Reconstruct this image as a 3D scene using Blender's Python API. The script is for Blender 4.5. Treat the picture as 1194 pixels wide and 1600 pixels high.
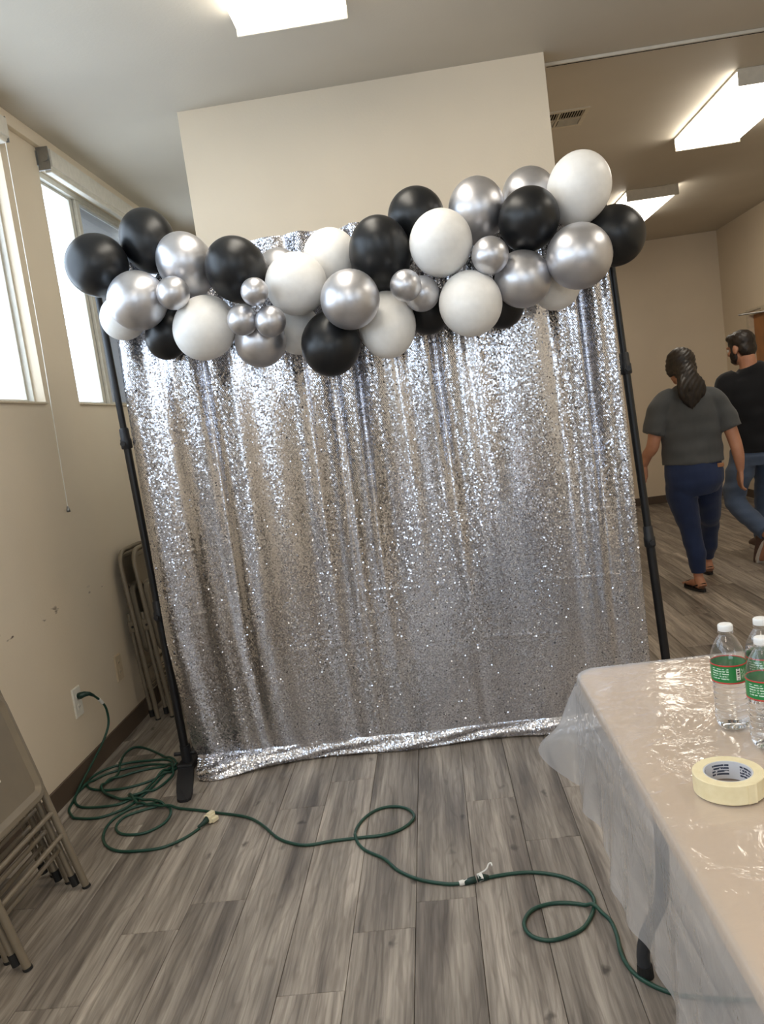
import bpy, bmesh, math, random
import numpy as np
from mathutils import Vector, Matrix, Euler

for o in list(bpy.data.objects): bpy.data.objects.remove(o)
SC = bpy.context.scene
COL = SC.collection
random.seed(7); RNG = np.random.default_rng(7)
R = math.radians

# ------------------------------------------------------------------ camera, light, exposure
CAM_H = 1.45
def make_camera():
    yaw, pitch, roll = R(3.925), R(6.634), R(7.705)
    f = Vector((-math.sin(yaw)*math.cos(pitch), math.cos(yaw)*math.cos(pitch), -math.sin(pitch)))
    r = Vector((math.cos(yaw), math.sin(yaw), 0)); u = r.cross(f)
    c, s = math.cos(roll), math.sin(roll)
    r2 = c*r - s*u; u2 = s*r + c*u
    cam = bpy.data.cameras.new('camera'); co = bpy.data.objects.new('camera', cam); COL.objects.link(co)
    m = Matrix.Identity(4)
    for i in range(3):
        m[i][0] = r2[i]; m[i][1] = u2[i]; m[i][2] = -f[i]
    m[0][3], m[1][3], m[2][3] = 0, 0, CAM_H
    co.matrix_world = m
    cam.sensor_fit = 'VERTICAL'; cam.sensor_height = 24.0; cam.lens = 24.0*1250/1600
    cam.clip_start = 0.02; cam.clip_end = 100
    SC.camera = co
make_camera()

SKY_STRENGTH = 5.8
LAMP_STRENGTH = 9.2
w = bpy.data.worlds.new('daylight'); SC.world = w; w.use_nodes = True
bg = w.node_tree.nodes['Background']; bg.inputs[0].default_value = (0.71, 0.85, 1.0, 1); bg.inputs[1].default_value = SKY_STRENGTH
SC.view_settings.view_transform = 'Standard'; SC.view_settings.look = 'None'
SC.view_settings.gamma = 1.0; SC.view_settings.use_curve_mapping = False
SC.view_settings.exposure = 0.0

# ------------------------------------------------------------------ helpers
def lin(r, g, b):
    def c(v):
        v /= 255.0
        return v/12.92 if v <= 0.04045 else ((v+0.055)/1.055)**2.4
    return (c(r), c(g), c(b), 1)

def tag(o, label=None, cat=None, group=None, kind=None):
    if label: o['label'] = label
    if cat: o['category'] = cat
    if group: o['group'] = group
    if kind: o['kind'] = kind
    return o

def obj(name, me, mat=None, parent=None, smooth=False):
    if isinstance(me, bmesh.types.BMesh):
        bm = me; me = bpy.data.meshes.new(name); bm.normal_update(); bm.to_mesh(me); bm.free()
    o = bpy.data.objects.new(name, me); COL.objects.link(o)
    if mat is not None and not me.materials: me.materials.append(mat)
    if parent is not None: o.parent = parent
    if smooth:
        me.polygons.foreach_set('use_smooth', [True]*len(me.polygons))
    return o

def empty(name, loc=(0,0,0), rot=(0,0,0)):
    o = bpy.data.objects.new(name, None); COL.objects.link(o)
    o.location = loc; o.rotation_euler = rot; o.empty_display_size = 0.05
    return o

def smooth_by_angle(o, ang=35):
    me = o.data
    me.polygons.foreach_set('use_smooth', [True]*len(me.polygons))
    bm = bmesh.new(); bm.from_mesh(me)
    for e in bm.edges:
        e.smooth = not (len(e.link_faces) == 2 and e.calc_face_angle(0) > R(ang))
    bm.to_mesh(me); bm.free()
    return o

def box(bm, x0, x1, y0, y1, z0, z1, bevel=0.0):
    vs = [bm.verts.new((x, y, z)) for x in (x0, x1) for y in (y0, y1) for z in (z0, z1)]
    idx = [(0,1,3,2),(4,6,7,5),(0,4,5,1),(2,3,7,6),(0,2,6,4),(1,5,7,3)]
    fs = [bm.faces.new([vs[i] for i in f]) for f in idx]
    if bevel > 0:
        es = set(e for f in fs for e in f.edges)
        bmesh.ops.bevel(bm, geom=list(es), offset=bevel, segments=2, affect='EDGES', profile=0.5)
    return bm

def boxes(*bs, bevel=0.0):
    bm = bmesh.new()
    for b in bs: box(bm, *b, bevel=bevel)
    return bm

def catmull(pts, n=8, closed=False):
    P = [Vector(p) for p in pts]; out = []
    N = len(P)
    for i in range(N-1):
        p0 = P[max(i-1, 0)]; p1 = P[i]; p2 = P[i+1]; p3 = P[min(i+2, N-1)]
        for k in range(n):
            t = k/n
            out.append(0.5*((2*p1)+(-p0+p2)*t+(2*p0-5*p1+4*p2-p3)*t*t+(-p0+3*p1-3*p2+p3)*t**3))
    out.append(P[-1])
    return out

def tube(bm, pts, r, seg=10, ref=None, cap=True):
    """r: a radius, or a list of radii / (ra, rb) pairs per point; ref fixes the ring's first axis"""
    P = [Vector(p) for p in pts]; N = len(P)
    rad = r if isinstance(r, (list, tuple)) else [r]*N
    T = []
    for i in range(N):
        t = P[min(i+1, N-1)]-P[max(i-1, 0)]
        T.append(t.normalized() if t.length > 1e-9 else Vector((0,0,1)))
    if ref is None:
        a = Vector((0,0,1)) if abs(T[0].z) < 0.9 else Vector((1,0,0))
    else: a = Vector(ref)
    a = (a-T[0]*a.dot(T[0])).normalized()
    rings = []
    for i in range(N):
        if ref is not None: a = Vector(ref)
        a = a-T[i]*a.dot(T[i])
        if a.length < 1e-6: a = T[i].orthogonal()
        a.normalize(); b = T[i].cross(a)
        ri = rad[i]; ra, rb = (ri if isinstance(ri, (list, tuple)) else (ri, ri))
        rings.append([bm.verts.new(P[i]+a*(ra*math.cos(2*math.pi*k/seg))+b*(rb*math.sin(2*math.pi*k/seg))) for k in range(seg)])
    for i in range(N-1):
        for k in range(seg):
            bm.faces.new((rings[i][k], rings[i][(k+1) % seg], rings[i+1][(k+1) % seg], rings[i+1][k]))
    if cap:
        bm.faces.new(rings[0][::-1]); bm.faces.new(rings[-1])
    return bm

def lathe(bm, prof, seg=32, center=(0,0,0), closed=False):
    """prof: list of (radius, z)"""
    c = Vector(center); rings = []
    for (r, z) in prof:
        if r < 1e-6: rings.append([bm.verts.new(c+Vector((0,0,z)))])
        else: rings.append([bm.verts.new(c+Vector((r*math.cos(2*math.pi*k/seg), r*math.sin(2*math.pi*k/seg), z))) for k in range(seg)])
    pairs = list(zip(rings[:-1], rings[1:]))
    if closed: pairs.append((rings[-1], rings[0]))
    for A, B in pairs:
        for k in range(seg):
            k2 = (k+1) % seg
            if len(A) == 1 and len(B) == 1: continue
            if len(A) == 1: bm.faces.new((A[0], B[k2], B[k]))
            elif len(B) == 1: bm.faces.new((A[k], A[k2], B[0]))
            else: bm.faces.new((A[k], A[k2], B[k2], B[k]))
    bmesh.ops.recalc_face_normals(bm, faces=bm.faces)
    return bm

def ellipsoid(bm, c, r, seg=20, rings=12, rot=None):
    m = Matrix.Translation(Vector(c))
    if rot is not None: m = m @ rot.to_4x4()
    m = m @ Matrix.Diagonal((r[0], r[1], r[2], 1))
    bmesh.ops.create_uvsphere(bm, u_segments=seg, v_segments=rings, radius=1.0, matrix=m)

# ------------------------------------------------------------------ materials
def mat(name):
    m = bpy.data.materials.new(name); m.use_nodes = True
    nt = m.node_tree; b = nt.nodes['Principled BSDF']
    return m, nt, b

def N(nt, t, **kw):
    n = nt.nodes.new(t)
    for k, v in kw.items():
        if k.startswith('i_'):
            key = k[2:]
            n.inputs[int(key) if key.isdigit() else key.replace('_', ' ')].default_value = v
        else: setattr(n, k, v)
    return n

def ramp(nt, fac, stops):
    r = nt.nodes.new('ShaderNodeValToRGB')
    while len(r.color_ramp.elements) < len(stops): r.color_ramp.elements.new(0.5)
    for e, (p, c) in zip(r.color_ramp.elements, stops): e.position = p; e.color = c
    nt.links.new(fac, r.inputs[0]); return r.outputs[0]

def mixc(nt, fac, a, b, mode='MIX'):
    n = nt.nodes.new('ShaderNodeMix'); n.data_type = 'RGBA'; n.blend_type = mode
    for v, s in ((fac, n.inputs[0]), (a, n.inputs[6]), (b, n.inputs[7])):
        if isinstance(v, bpy.types.NodeSocket): nt.links.new(v, s)
        else: s.default_value = v
    return n.outputs[2]

def simple(name, col, rough=0.5, metal=0.0, var=0.06, scale=30.0, bump=0.0, bscale=200.0, coat=0.0, spec=None, sheen=0.0):
    """plain surface with a little procedural mottling and fine relief"""
    m, nt, b = mat(name)
    tc = N(nt, 'ShaderNodeTexCoord')
    n = N(nt, 'ShaderNodeTexNoise', i_Scale=scale, i_Detail=4.0); nt.links.new(tc.outputs['Object'], n.inputs['Vector'])
    lo = tuple(max(0, c*(1-var)) for c in col[:3])+(1,); hi = tuple(min(1, c*(1+var)) for c in col[:3])+(1,)
    nt.links.new(ramp(nt, n.outputs[0], [(0.3, lo), (0.7, hi)]), b.inputs['Base Color'])
    b.inputs['Roughness'].default_value = rough; b.inputs['Metallic'].default_value = metal
    b.inputs['Coat Weight'].default_value = coat; b.inputs['Sheen Weight'].default_value = sheen
    if spec is not None: b.inputs['Specular IOR Level'].default_value = spec
    if bump > 0:
        n2 = N(nt, 'ShaderNodeTexNoise', i_Scale=bscale, i_Detail=3.0); nt.links.new(tc.outputs['Object'], n2.inputs['Vector'])
        bp = N(nt, 'ShaderNodeBump', i_Strength=bump, i_Distance=0.002); nt.links.new(n2.outputs[0], bp.inputs['Height'])
        nt.links.new(bp.outputs[0], b.inputs['Normal'])
    return m

def paint(name, col, scuff=False):
    m, nt, b = mat(name)
    tc = N(nt, 'ShaderNodeTexCoord')
    n = N(nt, 'ShaderNodeTexNoise', i_Scale=1.3, i_Detail=3.0); nt.links.new(tc.outputs['Object'], n.inputs['Vector'])
    c = ramp(nt, n.outputs[0], [(0.3, tuple(v*0.95 for v in col[:3])+(1,)), (0.7, tuple(min(1, v*1.04) for v in col[:3])+(1,))])
    if scuff:   # rubbed marks in a band at chair-back height
        sep = N(nt, 'ShaderNodeSeparateXYZ'); nt.links.new(tc.outputs['Object'], sep.inputs[0])
        d = N(nt, 'ShaderNodeMath', operation='SUBTRACT', i_1=0.785); nt.links.new(sep.outputs[2], d.inputs[0])
        a = N(nt, 'ShaderNodeMath', operation='ABSOLUTE'); nt.links.new(d.outputs[0], a.inputs[0])
        band = N(nt, 'ShaderNodeMapRange', i_1=0.05, i_2=0.008); nt.links.new(a.outputs[0], band.inputs[0])
        mp = N(nt, 'ShaderNodeMapping'); mp.inputs['Scale'].default_value = (1, 11, 34); nt.links.new(tc.outputs['Object'], mp.inputs[0])
        s = N(nt, 'ShaderNodeTexNoise', i_Scale=1.0, i_Detail=2.0); nt.links.new(mp.outputs[0], s.inputs['Vector'])
        th = N(nt, 'ShaderNodeMapRange', i_1=0.66, i_2=0.74); nt.links.new(s.outputs[0], th.inputs[0])
        mu = N(nt, 'ShaderNodeMath', operation='MULTIPLY'); nt.links.new(band.outputs[0], mu.inputs[0]); nt.links.new(th.outputs[0], mu.inputs[1])
        c = mixc(nt, mu.outputs[0], c, lin(95, 78, 66))
    nt.links.new(c, b.inputs['Base Color'])
    b.inputs['Roughness'].default_value = 0.62; b.inputs['Specular IOR Level'].default_value = 0.35
    n2 = N(nt, 'ShaderNodeTexNoise', i_Scale=90.0, i_Detail=3.0); nt.links.new(tc.outputs['Object'], n2.inputs['Vector'])
    bp = N(nt, 'ShaderNodeBump', i_Strength=0.25, i_Distance=0.002); nt.links.new(n2.outputs[0], bp.inputs['Height'])
    nt.links.new(bp.outputs[0], b.inputs['Normal'])
    return m

def wood_plank():
    m, nt, b = mat('grey_oak_plank')
    tc = N(nt, 'ShaderNodeTexCoord'); oi = N(nt, 'ShaderNodeObjectInfo')
    off = N(nt, 'ShaderNodeVectorMath', operation='SCALE'); off.inputs[0].default_value = (13.7, 31.1, 7.3)
    nt.links.new(oi.outputs['Random'], off.inputs['Scale'])
    ad = N(nt, 'ShaderNodeVectorMath', operation='ADD'); nt.links.new(tc.outputs['Object'], ad.inputs[0]); nt.links.new(off.outputs[0], ad.inputs[1])
    mp = N(nt, 'ShaderNodeMapping'); mp.inputs['Scale'].default_value = (1, 0.09, 1); nt.links.new(ad.outputs[0], mp.inputs[0])
    broad = N(nt, 'ShaderNodeTexNoise', i_Scale=14.0, i_Detail=5.0, i_Distortion=0.4); nt.links.new(mp.outputs[0], broad.inputs['Vector'])
    mp2 = N(nt, 'ShaderNodeMapping'); mp2.inputs['Scale'].default_value = (1, 0.035, 1); nt.links.new(ad.outputs[0], mp2.inputs[0])
    fine = N(nt, 'ShaderNodeTexNoise', i_Scale=85.0, i_Detail=7.0, i_Roughness=0.65); nt.links.new(mp2.outputs[0], fine.inputs['Vector'])
    mp3 = N(nt, 'ShaderNodeMapping'); mp3.inputs['Scale'].default_value = (1, 0.16, 1); nt.links.new(ad.outputs[0], mp3.inputs[0])
    wv = N(nt, 'ShaderNodeTexWave', i_Scale=11.0, i_Distortion=14.0, i_Detail=2.5); wv.inputs['Detail Scale'].default_value = 1.4
    nt.links.new(mp3.outputs[0], wv.inputs['Vector'])
    c = ramp(nt, broad.outputs[0], [(0.28, lin(104, 95, 87)), (0.5, lin(160, 150, 139)), (0.72, lin(204, 193, 180))])
    c2 = ramp(nt, fine.outputs[0], [(0.3, lin(120, 112, 105)), (0.62, lin(255, 255, 255))])
    c = mixc(nt, 0.62, c, c2, 'MULTIPLY')
    c3 = ramp(nt, wv.outputs[0], [(0.0, lin(165, 155, 148)), (0.25, lin(255, 255, 255))])
    c = mixc(nt, 0.30, c, c3, 'MULTIPLY')
    # knots
    mpk = N(nt, 'ShaderNodeMapping'); mpk.inputs['Scale'].default_value = (1, 0.5, 1)
    wob = N(nt, 'ShaderNodeTexNoise', i_Scale=22.0, i_Detail=2.0); nt.links.new(ad.outputs[0], wob.inputs['Vector'])
    wsc = N(nt, 'ShaderNodeVectorMath', operation='SCALE', i_Scale=0.05); nt.links.new(wob.outputs['Color'], wsc.inputs[0])
    wad = N(nt, 'ShaderNodeVectorMath', operation='ADD'); nt.links.new(ad.outputs[0], wad.inputs[0]); nt.links.new(wsc.outputs[0], wad.inputs[1]); nt.links.new(wad.outputs[0], mpk.inputs[0])
    vo = N(nt, 'ShaderNodeTexVoronoi', voronoi_dimensions='2D', i_Scale=5.5); nt.links.new(mpk.outputs[0], vo.inputs['Vector'])
    kn = ramp(nt, vo.outputs['Distance'], [(0.02, lin(58, 48, 42)), (0.075, lin(255, 255, 255))])
    sepk = N(nt, 'ShaderNodeSeparateColor'); nt.links.new(vo.outputs['Color'], sepk.inputs[0])
    few = N(nt, 'ShaderNodeMapRange', i_1=0.35, i_2=0.9, i_3=0.0, i_4=0.75); nt.links.new(sepk.outputs[0], few.inputs[0])
    c = mixc(nt, few.outputs[0], c, kn, 'MULTIPLY')
    tone = N(nt, 'ShaderNodeMapRange', i_3=0.78, i_4=1.14); nt.links.new(oi.outputs['Random'], tone.inputs[0])
    tn = N(nt, 'ShaderNodeCombineColor'); 
    for i in range(3): nt.links.new(tone.outputs[0], tn.inputs[i])
    c = mixc(nt, 1.0, c, tn.outputs[0], 'MULTIPLY')
    nt.links.new(c, b.inputs['Base Color'])
    b.inputs['Roughness'].default_value = 0.42; b.inputs['Specular IOR Level'].default_value = 0.45
    bp = N(nt, 'ShaderNodeBump', i_Strength=0.25, i_Distance=0.001); nt.links.new(fine.outputs[0], bp.inputs['Height'])
    nt.links.new(bp.outputs[0], b.inputs['Normal'])
    return m

def emitter(name, col, s):
    m, nt, b = mat(name)
    b.inputs['Base Color'].default_value = (0.9, 0.9, 0.88, 1); b.inputs['Roughness'].default_value = 0.4
    tc = N(nt, 'ShaderNodeTexCoord')   # prismatic lens ripple in the diffuser
    n = N(nt, 'ShaderNodeTexNoise', i_Scale=4.0); nt.links.new(tc.outputs['Object'], n.inputs['Vector'])
    c = ramp(nt, n.outputs[0], [(0.3, tuple(v*0.93 for v in col[:3])+(1,)), (0.7, col)])
    nt.links.new(c, b.inputs['Emission Color']); b.inputs['Emission Strength'].default_value = s
    return m

def film(name, haze=0.1, tint=(0.97, 0.975, 0.985), rough=0.08, wrinkle=0.0, wscale=18.0, gloss=1.0, hazecol=(0.82, 0.85, 0.9, 1)):
    """thin clear plastic or glass: straight-through light, some scattered haze, Fresnel gloss"""
    m = bpy.data.materials.new(name); m.use_nodes = True; nt = m.node_tree
    nt.nodes.remove(nt.nodes['Principled BSDF']); out = nt.nodes['Material Output']
    tr = N(nt, 'ShaderNodeBsdfTransparent'); tr.inputs[0].default_value = tint+(1,)
    df = N(nt, 'ShaderNodeBsdfDiffuse'); df.inputs[0].default_value = hazecol
    tl = N(nt, 'ShaderNodeBsdfTranslucent'); tl.inputs[0].default_value = hazecol
    h = N(nt, 'ShaderNodeMixShader', i_0=0.5); nt.links.new(df.outputs[0], h.inputs[1]); nt.links.new(tl.outputs[0], h.inputs[2])
    a = N(nt, 'ShaderNodeMixShader', i_0=haze); nt.links.new(tr.outputs[0], a.inputs[1]); nt.links.new(h.outputs[0], a.inputs[2])
    gl = N(nt, 'ShaderNodeBsdfGlossy', i_Roughness=rough); gl.inputs[0].default_value = (1, 1, 1, 1)
    fr = N(nt, 'ShaderNodeFresnel')
    ge = N(nt, 'ShaderNodeNewGeometry'); mr = N(nt, 'ShaderNodeMapRange', i_3=1.45, i_4=1/1.45)    # same sheet seen from either side
    nt.links.new(ge.outputs['Backfacing'], mr.inputs[0]); nt.links.new(mr.outputs[0], fr.inputs['IOR'])
    mu = N(nt, 'ShaderNodeMath', operation='MULTIPLY', i_1=gloss); nt.links.new(fr.outputs[0], mu.inputs[0])
    b = N(nt, 'ShaderNodeMixShader'); nt.links.new(mu.outputs[0], b.inputs[0]); nt.links.new(a.outputs[0], b.inputs[1]); nt.links.new(gl.outputs[0], b.inputs[2])
    tc = N(nt, 'ShaderNodeTexCoord')
    n1 = N(nt, 'ShaderNodeTexNoise', i_Scale=wscale, i_Detail=4.0, i_Distortion=1.2); nt.links.new(tc.outputs['Object'], n1.inputs['Vector'])
    if wrinkle > 0:
        vo = N(nt, 'ShaderNodeTexVoronoi', i_Scale=wscale*0.55, feature='DISTANCE_TO_EDGE')
        mv = N(nt, 'ShaderNodeVectorMath', operation='ADD'); nt.links.new(tc.outputs['Object'], mv.inputs[0])
        sc = N(nt, 'ShaderNodeVectorMath', operation='SCALE', i_Scale=0.12); nt.links.new(n1.outputs['Color'], sc.inputs[0]); nt.links.new(sc.outputs[0], mv.inputs[1])
        nt.links.new(mv.outputs[0], vo.inputs['Vector'])
        rp = ramp(nt, vo.outputs['Distance'], [(0.0, (1, 1, 1, 1)), (0.10, (0, 0, 0, 1))])
        sm = mixc(nt, 0.22, n1.outputs[0], rp, 'ADD')
        bp = N(nt, 'ShaderNodeBump', i_Strength=wrinkle, i_Distance=0.01); nt.links.new(sm, bp.inputs['Height'])
        for s in (gl, fr): nt.links.new(bp.outputs[0], s.inputs['Normal'])
    nt.links.new(b.outputs[0], out.inputs[0])
    return m

M = {}
M['wall'] = paint('beige_wall_paint', lin(228, 213, 190))
M['wall_scuffed'] = paint('beige_wall_paint_scuffed', lin(228, 213, 190), scuff=True)
M['ceiling'] = paint('off_white_ceiling_paint', lin(202, 194, 180))
M['plank'] = wood_plank()
M['sub'] = simple('dark_subfloor', lin(62, 56, 50), 0.8)
M['baseboard'] = simple('brown_vinyl_baseboard', lin(88, 74, 62), 0.45, var=0.08, scale=6)
M['trim'] = simple('cream_trim_paint', lin(214, 200, 176), 0.5)
M['frame'] = simple('cream_window_frame', lin(205, 200, 188), 0.4)
M['alu'] = simple('grey_aluminium', lin(150, 150, 148), 0.35, 0.8)
M['glass'] = film('window_glass', haze=0.02, rough=0.01)
M['pane_dimmer'] = film('grey_pane_dimmer', haze=0.35, tint=(0.2, 0.2, 0.2), rough=0.5, gloss=0.2, hazecol=(0.6, 0.6, 0.6, 1))  # grey sheet that dims the bright sky, in place of a darker view outside
M['blind'] = simple('white_blind_cassette', lin(222, 216, 204), 0.45)
M['lamp'] = emitter('warm_white_diffuser', (1.0, 0.92, 0.79, 1), LAMP_STRENGTH)
M['lampframe'] = simple('white_enamel_fixture', lin(205, 198, 184), 0.45)
M['vent'] = simple('white_enamel_vent', lin(205, 196, 178), 0.5)
M['dark'] = simple('dark_duct', lin(22, 19, 16), 0.9)
M['door'] = simple('honey_wood_door', lin(172, 116, 66), 0.45, var=0.18, scale=5)
M['chrome'] = simple('brushed_steel', lin(190, 190, 190), 0.3, 1.0)
M['black_metal'] = simple('black_powder_coat', lin(22, 22, 24), 0.42, var=0.1)
M['black_plastic'] = simple('black_plastic', lin(30, 30, 33), 0.5, var=0.1)
M['chair'] = simple('taupe_enamelled_steel', lin(132, 120, 102), 0.38, 0.25, var=0.06, scale=12)
M['rubber'] = simple('black_rubber', lin(24, 23, 22), 0.7)
M['plate'] = simple('white_plastic_plate', lin(232, 228, 218), 0.35)
M['plate_painted'] = simple('painted_over_plate', lin(210, 190, 160), 0.5)
M['cord'] = simple('green_cord_jacket', lin(27, 68, 55), 0.38, var=0.1)
M['cord_dark'] = simple('dark_green_plug', lin(20, 52, 44), 0.45)
M['ivory'] = simple('ivory_plug_plastic', lin(238, 226, 192), 0.45)
M['whitetape'] = simple('white_tape', lin(236, 234, 228), 0.6)
M['tan'] = simple('almond_plastic_tabletop', lin(214, 180, 138), 0.42, var=0.03, scale=4)
M['leg'] = simple('dark_grey_steel_leg', lin(58, 60, 64), 0.4, 0.3)
M['film'] = film('clear_plastic_sheet', haze=0.45, rough=0.07, wrinkle=0.26, wscale=13.0, gloss=1.0, hazecol=(0.80, 0.82, 0.86, 1))

# ------------------------------------------------------------------ the room
WX, RX, FY, BY, CZ = -1.744, 3.58, 9.7, -5.0, 3.06     # left wall, right wall, far wall, wall behind the camera, ceiling
WT = 0.20
WIN = [(1.755, 3.685), (4.055, 5.985), (-0.545, 1.385), (-2.845, -0.915)]
WZ0, WZ1 = 1.725, 2.925
ADDED_RWIN = [(-3.6, -1.67)]      # unseen right-wall window, added to send cool daylight onto the left wall

GX0, GX1, GZ0, GZ = -1.2, 2.2, 1.30, 2.75     # unseen window band, added in the rear wall to light the curtain
def build_room():
    # sub floor and planks
    fl = obj('floor', boxes((WX-WT, RX+0.15, BY-0.15, FY+0.15, -0.08, -0.008)), M['sub']); tag(fl, kind='structure')
    PW, PL = 0.182, 1.22
    def plank_mesh(wd, ln, name):
        bm = bmesh.new(); g = 0.0007
        box(bm, g, wd-g, g, ln-g, -0.008, 0.0)
        top = [e for e in bm.edges if all(v.co.z > -0.001 for v in e.verts)]
        bmesh.ops.bevel(bm, geom=top, offset=0.0011, segments=1, affect='EDGES')
        me = bpy.data.meshes.new(name); bm.normal_update(); bm.to_mesh(me); bm.free(); me.materials.append(M['plank']); return me
    full = plank_mesh(PW, PL, 'plank')
    k0 = int(math.floor((WX+0.21)/PW)); k = k0
    while -0.21+k*PW < RX:
        x0 = -0.21+k*PW; xa, xb = max(x0, WX), min(x0+PW, RX)
        ph = {0: 2.25, -2: 1.90}.get(k, random.Random(k*31+5).uniform(0, PL))
        y = ph % PL - PL
        while y < FY:
            ya, yb = max(y, 0.3), min(y+PL, FY)
            if yb-ya > 0.01:
                if xb-xa > PW-0.001 and yb-ya > PL-0.001: me = full
                else: me = plank_mesh(xb-xa, yb-ya, 'plank')
                o = obj('plank', me, None, fl); o.location = (xa, ya, 0)
            y += PL
        k += 1
    # planks behind the photographer, out of view
    bm = bmesh.new(); k = k0
    while -0.21+k*PW < RX:
        x0 = max(-0.21+k*PW, WX); x1 = min(-0.21+(k+1)*PW, RX)
        y = BY+random.Random(k).uniform(-PL, 0)
        while y < 0.3:
            ya, yb = max(y, BY), min(y+PL, 0.3)
            if yb-ya > 0.01: box(bm, x0+0.0007, x1-0.0007, ya+0.0007, yb-0.0007, -0.008, 0)
            y += PL
        k += 1
    tag(obj('plank_field', bm, M['plank'], fl), kind='stuff')
    # ceiling
    tag(obj('ceiling', boxes((WX-WT, RX+0.15, BY-0.15, FY+0.15, CZ, CZ+0.1)), M['ceiling']), kind='structure')
    # left wall around the window openings
    ys = sorted(WIN); segs = [(WX-WT, WX, BY-0.15, FY+0.15, -0.08, WZ0), (WX-WT, WX, BY-0.15, FY+0.15, WZ1, CZ)]
    y = BY-0.15
    for a, b_ in ys: segs.append((WX-WT, WX, y, a, WZ0, WZ1)); y = b_
    segs.append((WX-WT, WX, y, FY+0.15, WZ0, WZ1))
    tag(obj('wall_left', boxes(*segs), M['wall_scuffed']), kind='structure')
    tag(obj('wall_back', boxes((WX, RX, FY, FY+0.15, -0.08, CZ)), M['wall']), kind='structure')
    tag(obj('wall_front', boxes((WX, GX0, BY-0.15, BY, -0.08, CZ), (GX1, RX, BY-0.15, BY, -0.08, CZ), (GX0, GX1, BY-0.15, BY, GZ, CZ), (GX0, GX1, BY-0.15, BY, -0.08, GZ0)), M['wall']), kind='structure')
    # right wall with door opening
    D0, D1, DZ = 8.05, 8.97, 2.015
    tag(obj('wall_right', boxes(*[(RX, RX+0.15, a, b, WZ0, WZ1) for a, b in zip([BY-0.15]+[w[1] for w in ADDED_RWIN], [w[0] for w in ADDED_RWIN]+[D0])], (RX, RX+0.15, BY-0.15, D0, -0.08, WZ0), (RX, RX+0.15, BY-0.15, D0, WZ1, CZ), (RX, RX+0.15, D1, FY+0.15, -0.08, CZ), (RX, RX+0.15, D0, D1, DZ, CZ)), M['wall']), kind='structure')
    # closet block behind the backdrop
    tag(obj('wall_closet', boxes((-1.015, 0.775, 4.075, 6.6, 0.0, CZ)), M['wall']), kind='structure')
    # baseboards
    tag(obj('baseboard_left', boxes((WX, WX+0.012, BY, FY, 0, 0.092), bevel=0.002), M['baseboard']), kind='structure')
    tag(obj('baseboard_back', boxes((WX+0.012, RX-0.012, FY-0.012, FY, 0, 0.092)), M['baseboard']), kind='structure')
    tag(obj('baseboard_right', boxes((RX-0.012, RX, BY, D0-0.07, 0, 0.092), (RX-0.012, RX, D1+0.07, FY, 0, 0.092)), M['baseboard']), kind='structure')
    tag(obj('baseboard_closet', boxes((-1.027, 0.787, 4.063, 4.075, 0, 0.092), (-1.027, -1.015, 4.075, 6.6, 0, 0.092), (0.775, 0.787, 4.075, 6.6, 0, 0.092)), M['baseboard']), kind='structure')
    # band over the windows
    tag(obj('trim_1', boxes((WX, WX+0.028, BY, FY, 2.998, CZ), bevel=0.003), M['wall']), kind='structure')
    # door
    d = obj('door_1', boxes((RX+0.04, RX+0.085, D0+0.01, D1-0.01, 0.005, DZ-0.01), bevel=0.002), M['door']); tag(d, kind='structure')
    obj('door_frame', boxes((RX-0.012, RX+0.10, D0-0.06, D0+0.008, 0, DZ+0.055), (RX-0.012, RX+0.10, D1-0.008, D1+0.06, 0, DZ+0.055), (RX-0.012, RX+0.10, D0+0.008, D1-0.008, DZ-0.008, DZ+0.055)), M['trim'], d)
    bm = boxes((RX-0.03, RX+0.038, D0+0.06, D0+0.34, DZ-0.10, DZ-0.04), bevel=0.006)
    box(bm, RX-0.045, RX-0.03, D0+0.2, D0+0.24, DZ-0.06, DZ-0.03)
    cl = obj('door_closer', bm, M['chrome'], d)
    bm = bmesh.new(); tube(bm, [(RX-0.04, D0+0.22, DZ-0.03), (RX-0.30, D0+0.42, DZ-0.02), (RX-0.012, D0+0.60, DZ+0.03)], 0.008, 8)
    obj('closer_arm', bm, M['chrome'], cl)
    bm = bmesh.new(); tube(bm, [(RX+0.04, D0+0.07, 1.0), (RX-0.02, D0+0.07, 1.0), (RX-0.035, D0+0.09, 1.0), (RX-0.035, D0+0.18, 1.0)], 0.009, 8)
    obj('door_handle', bm, M['chrome'], d)
build_room()

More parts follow.
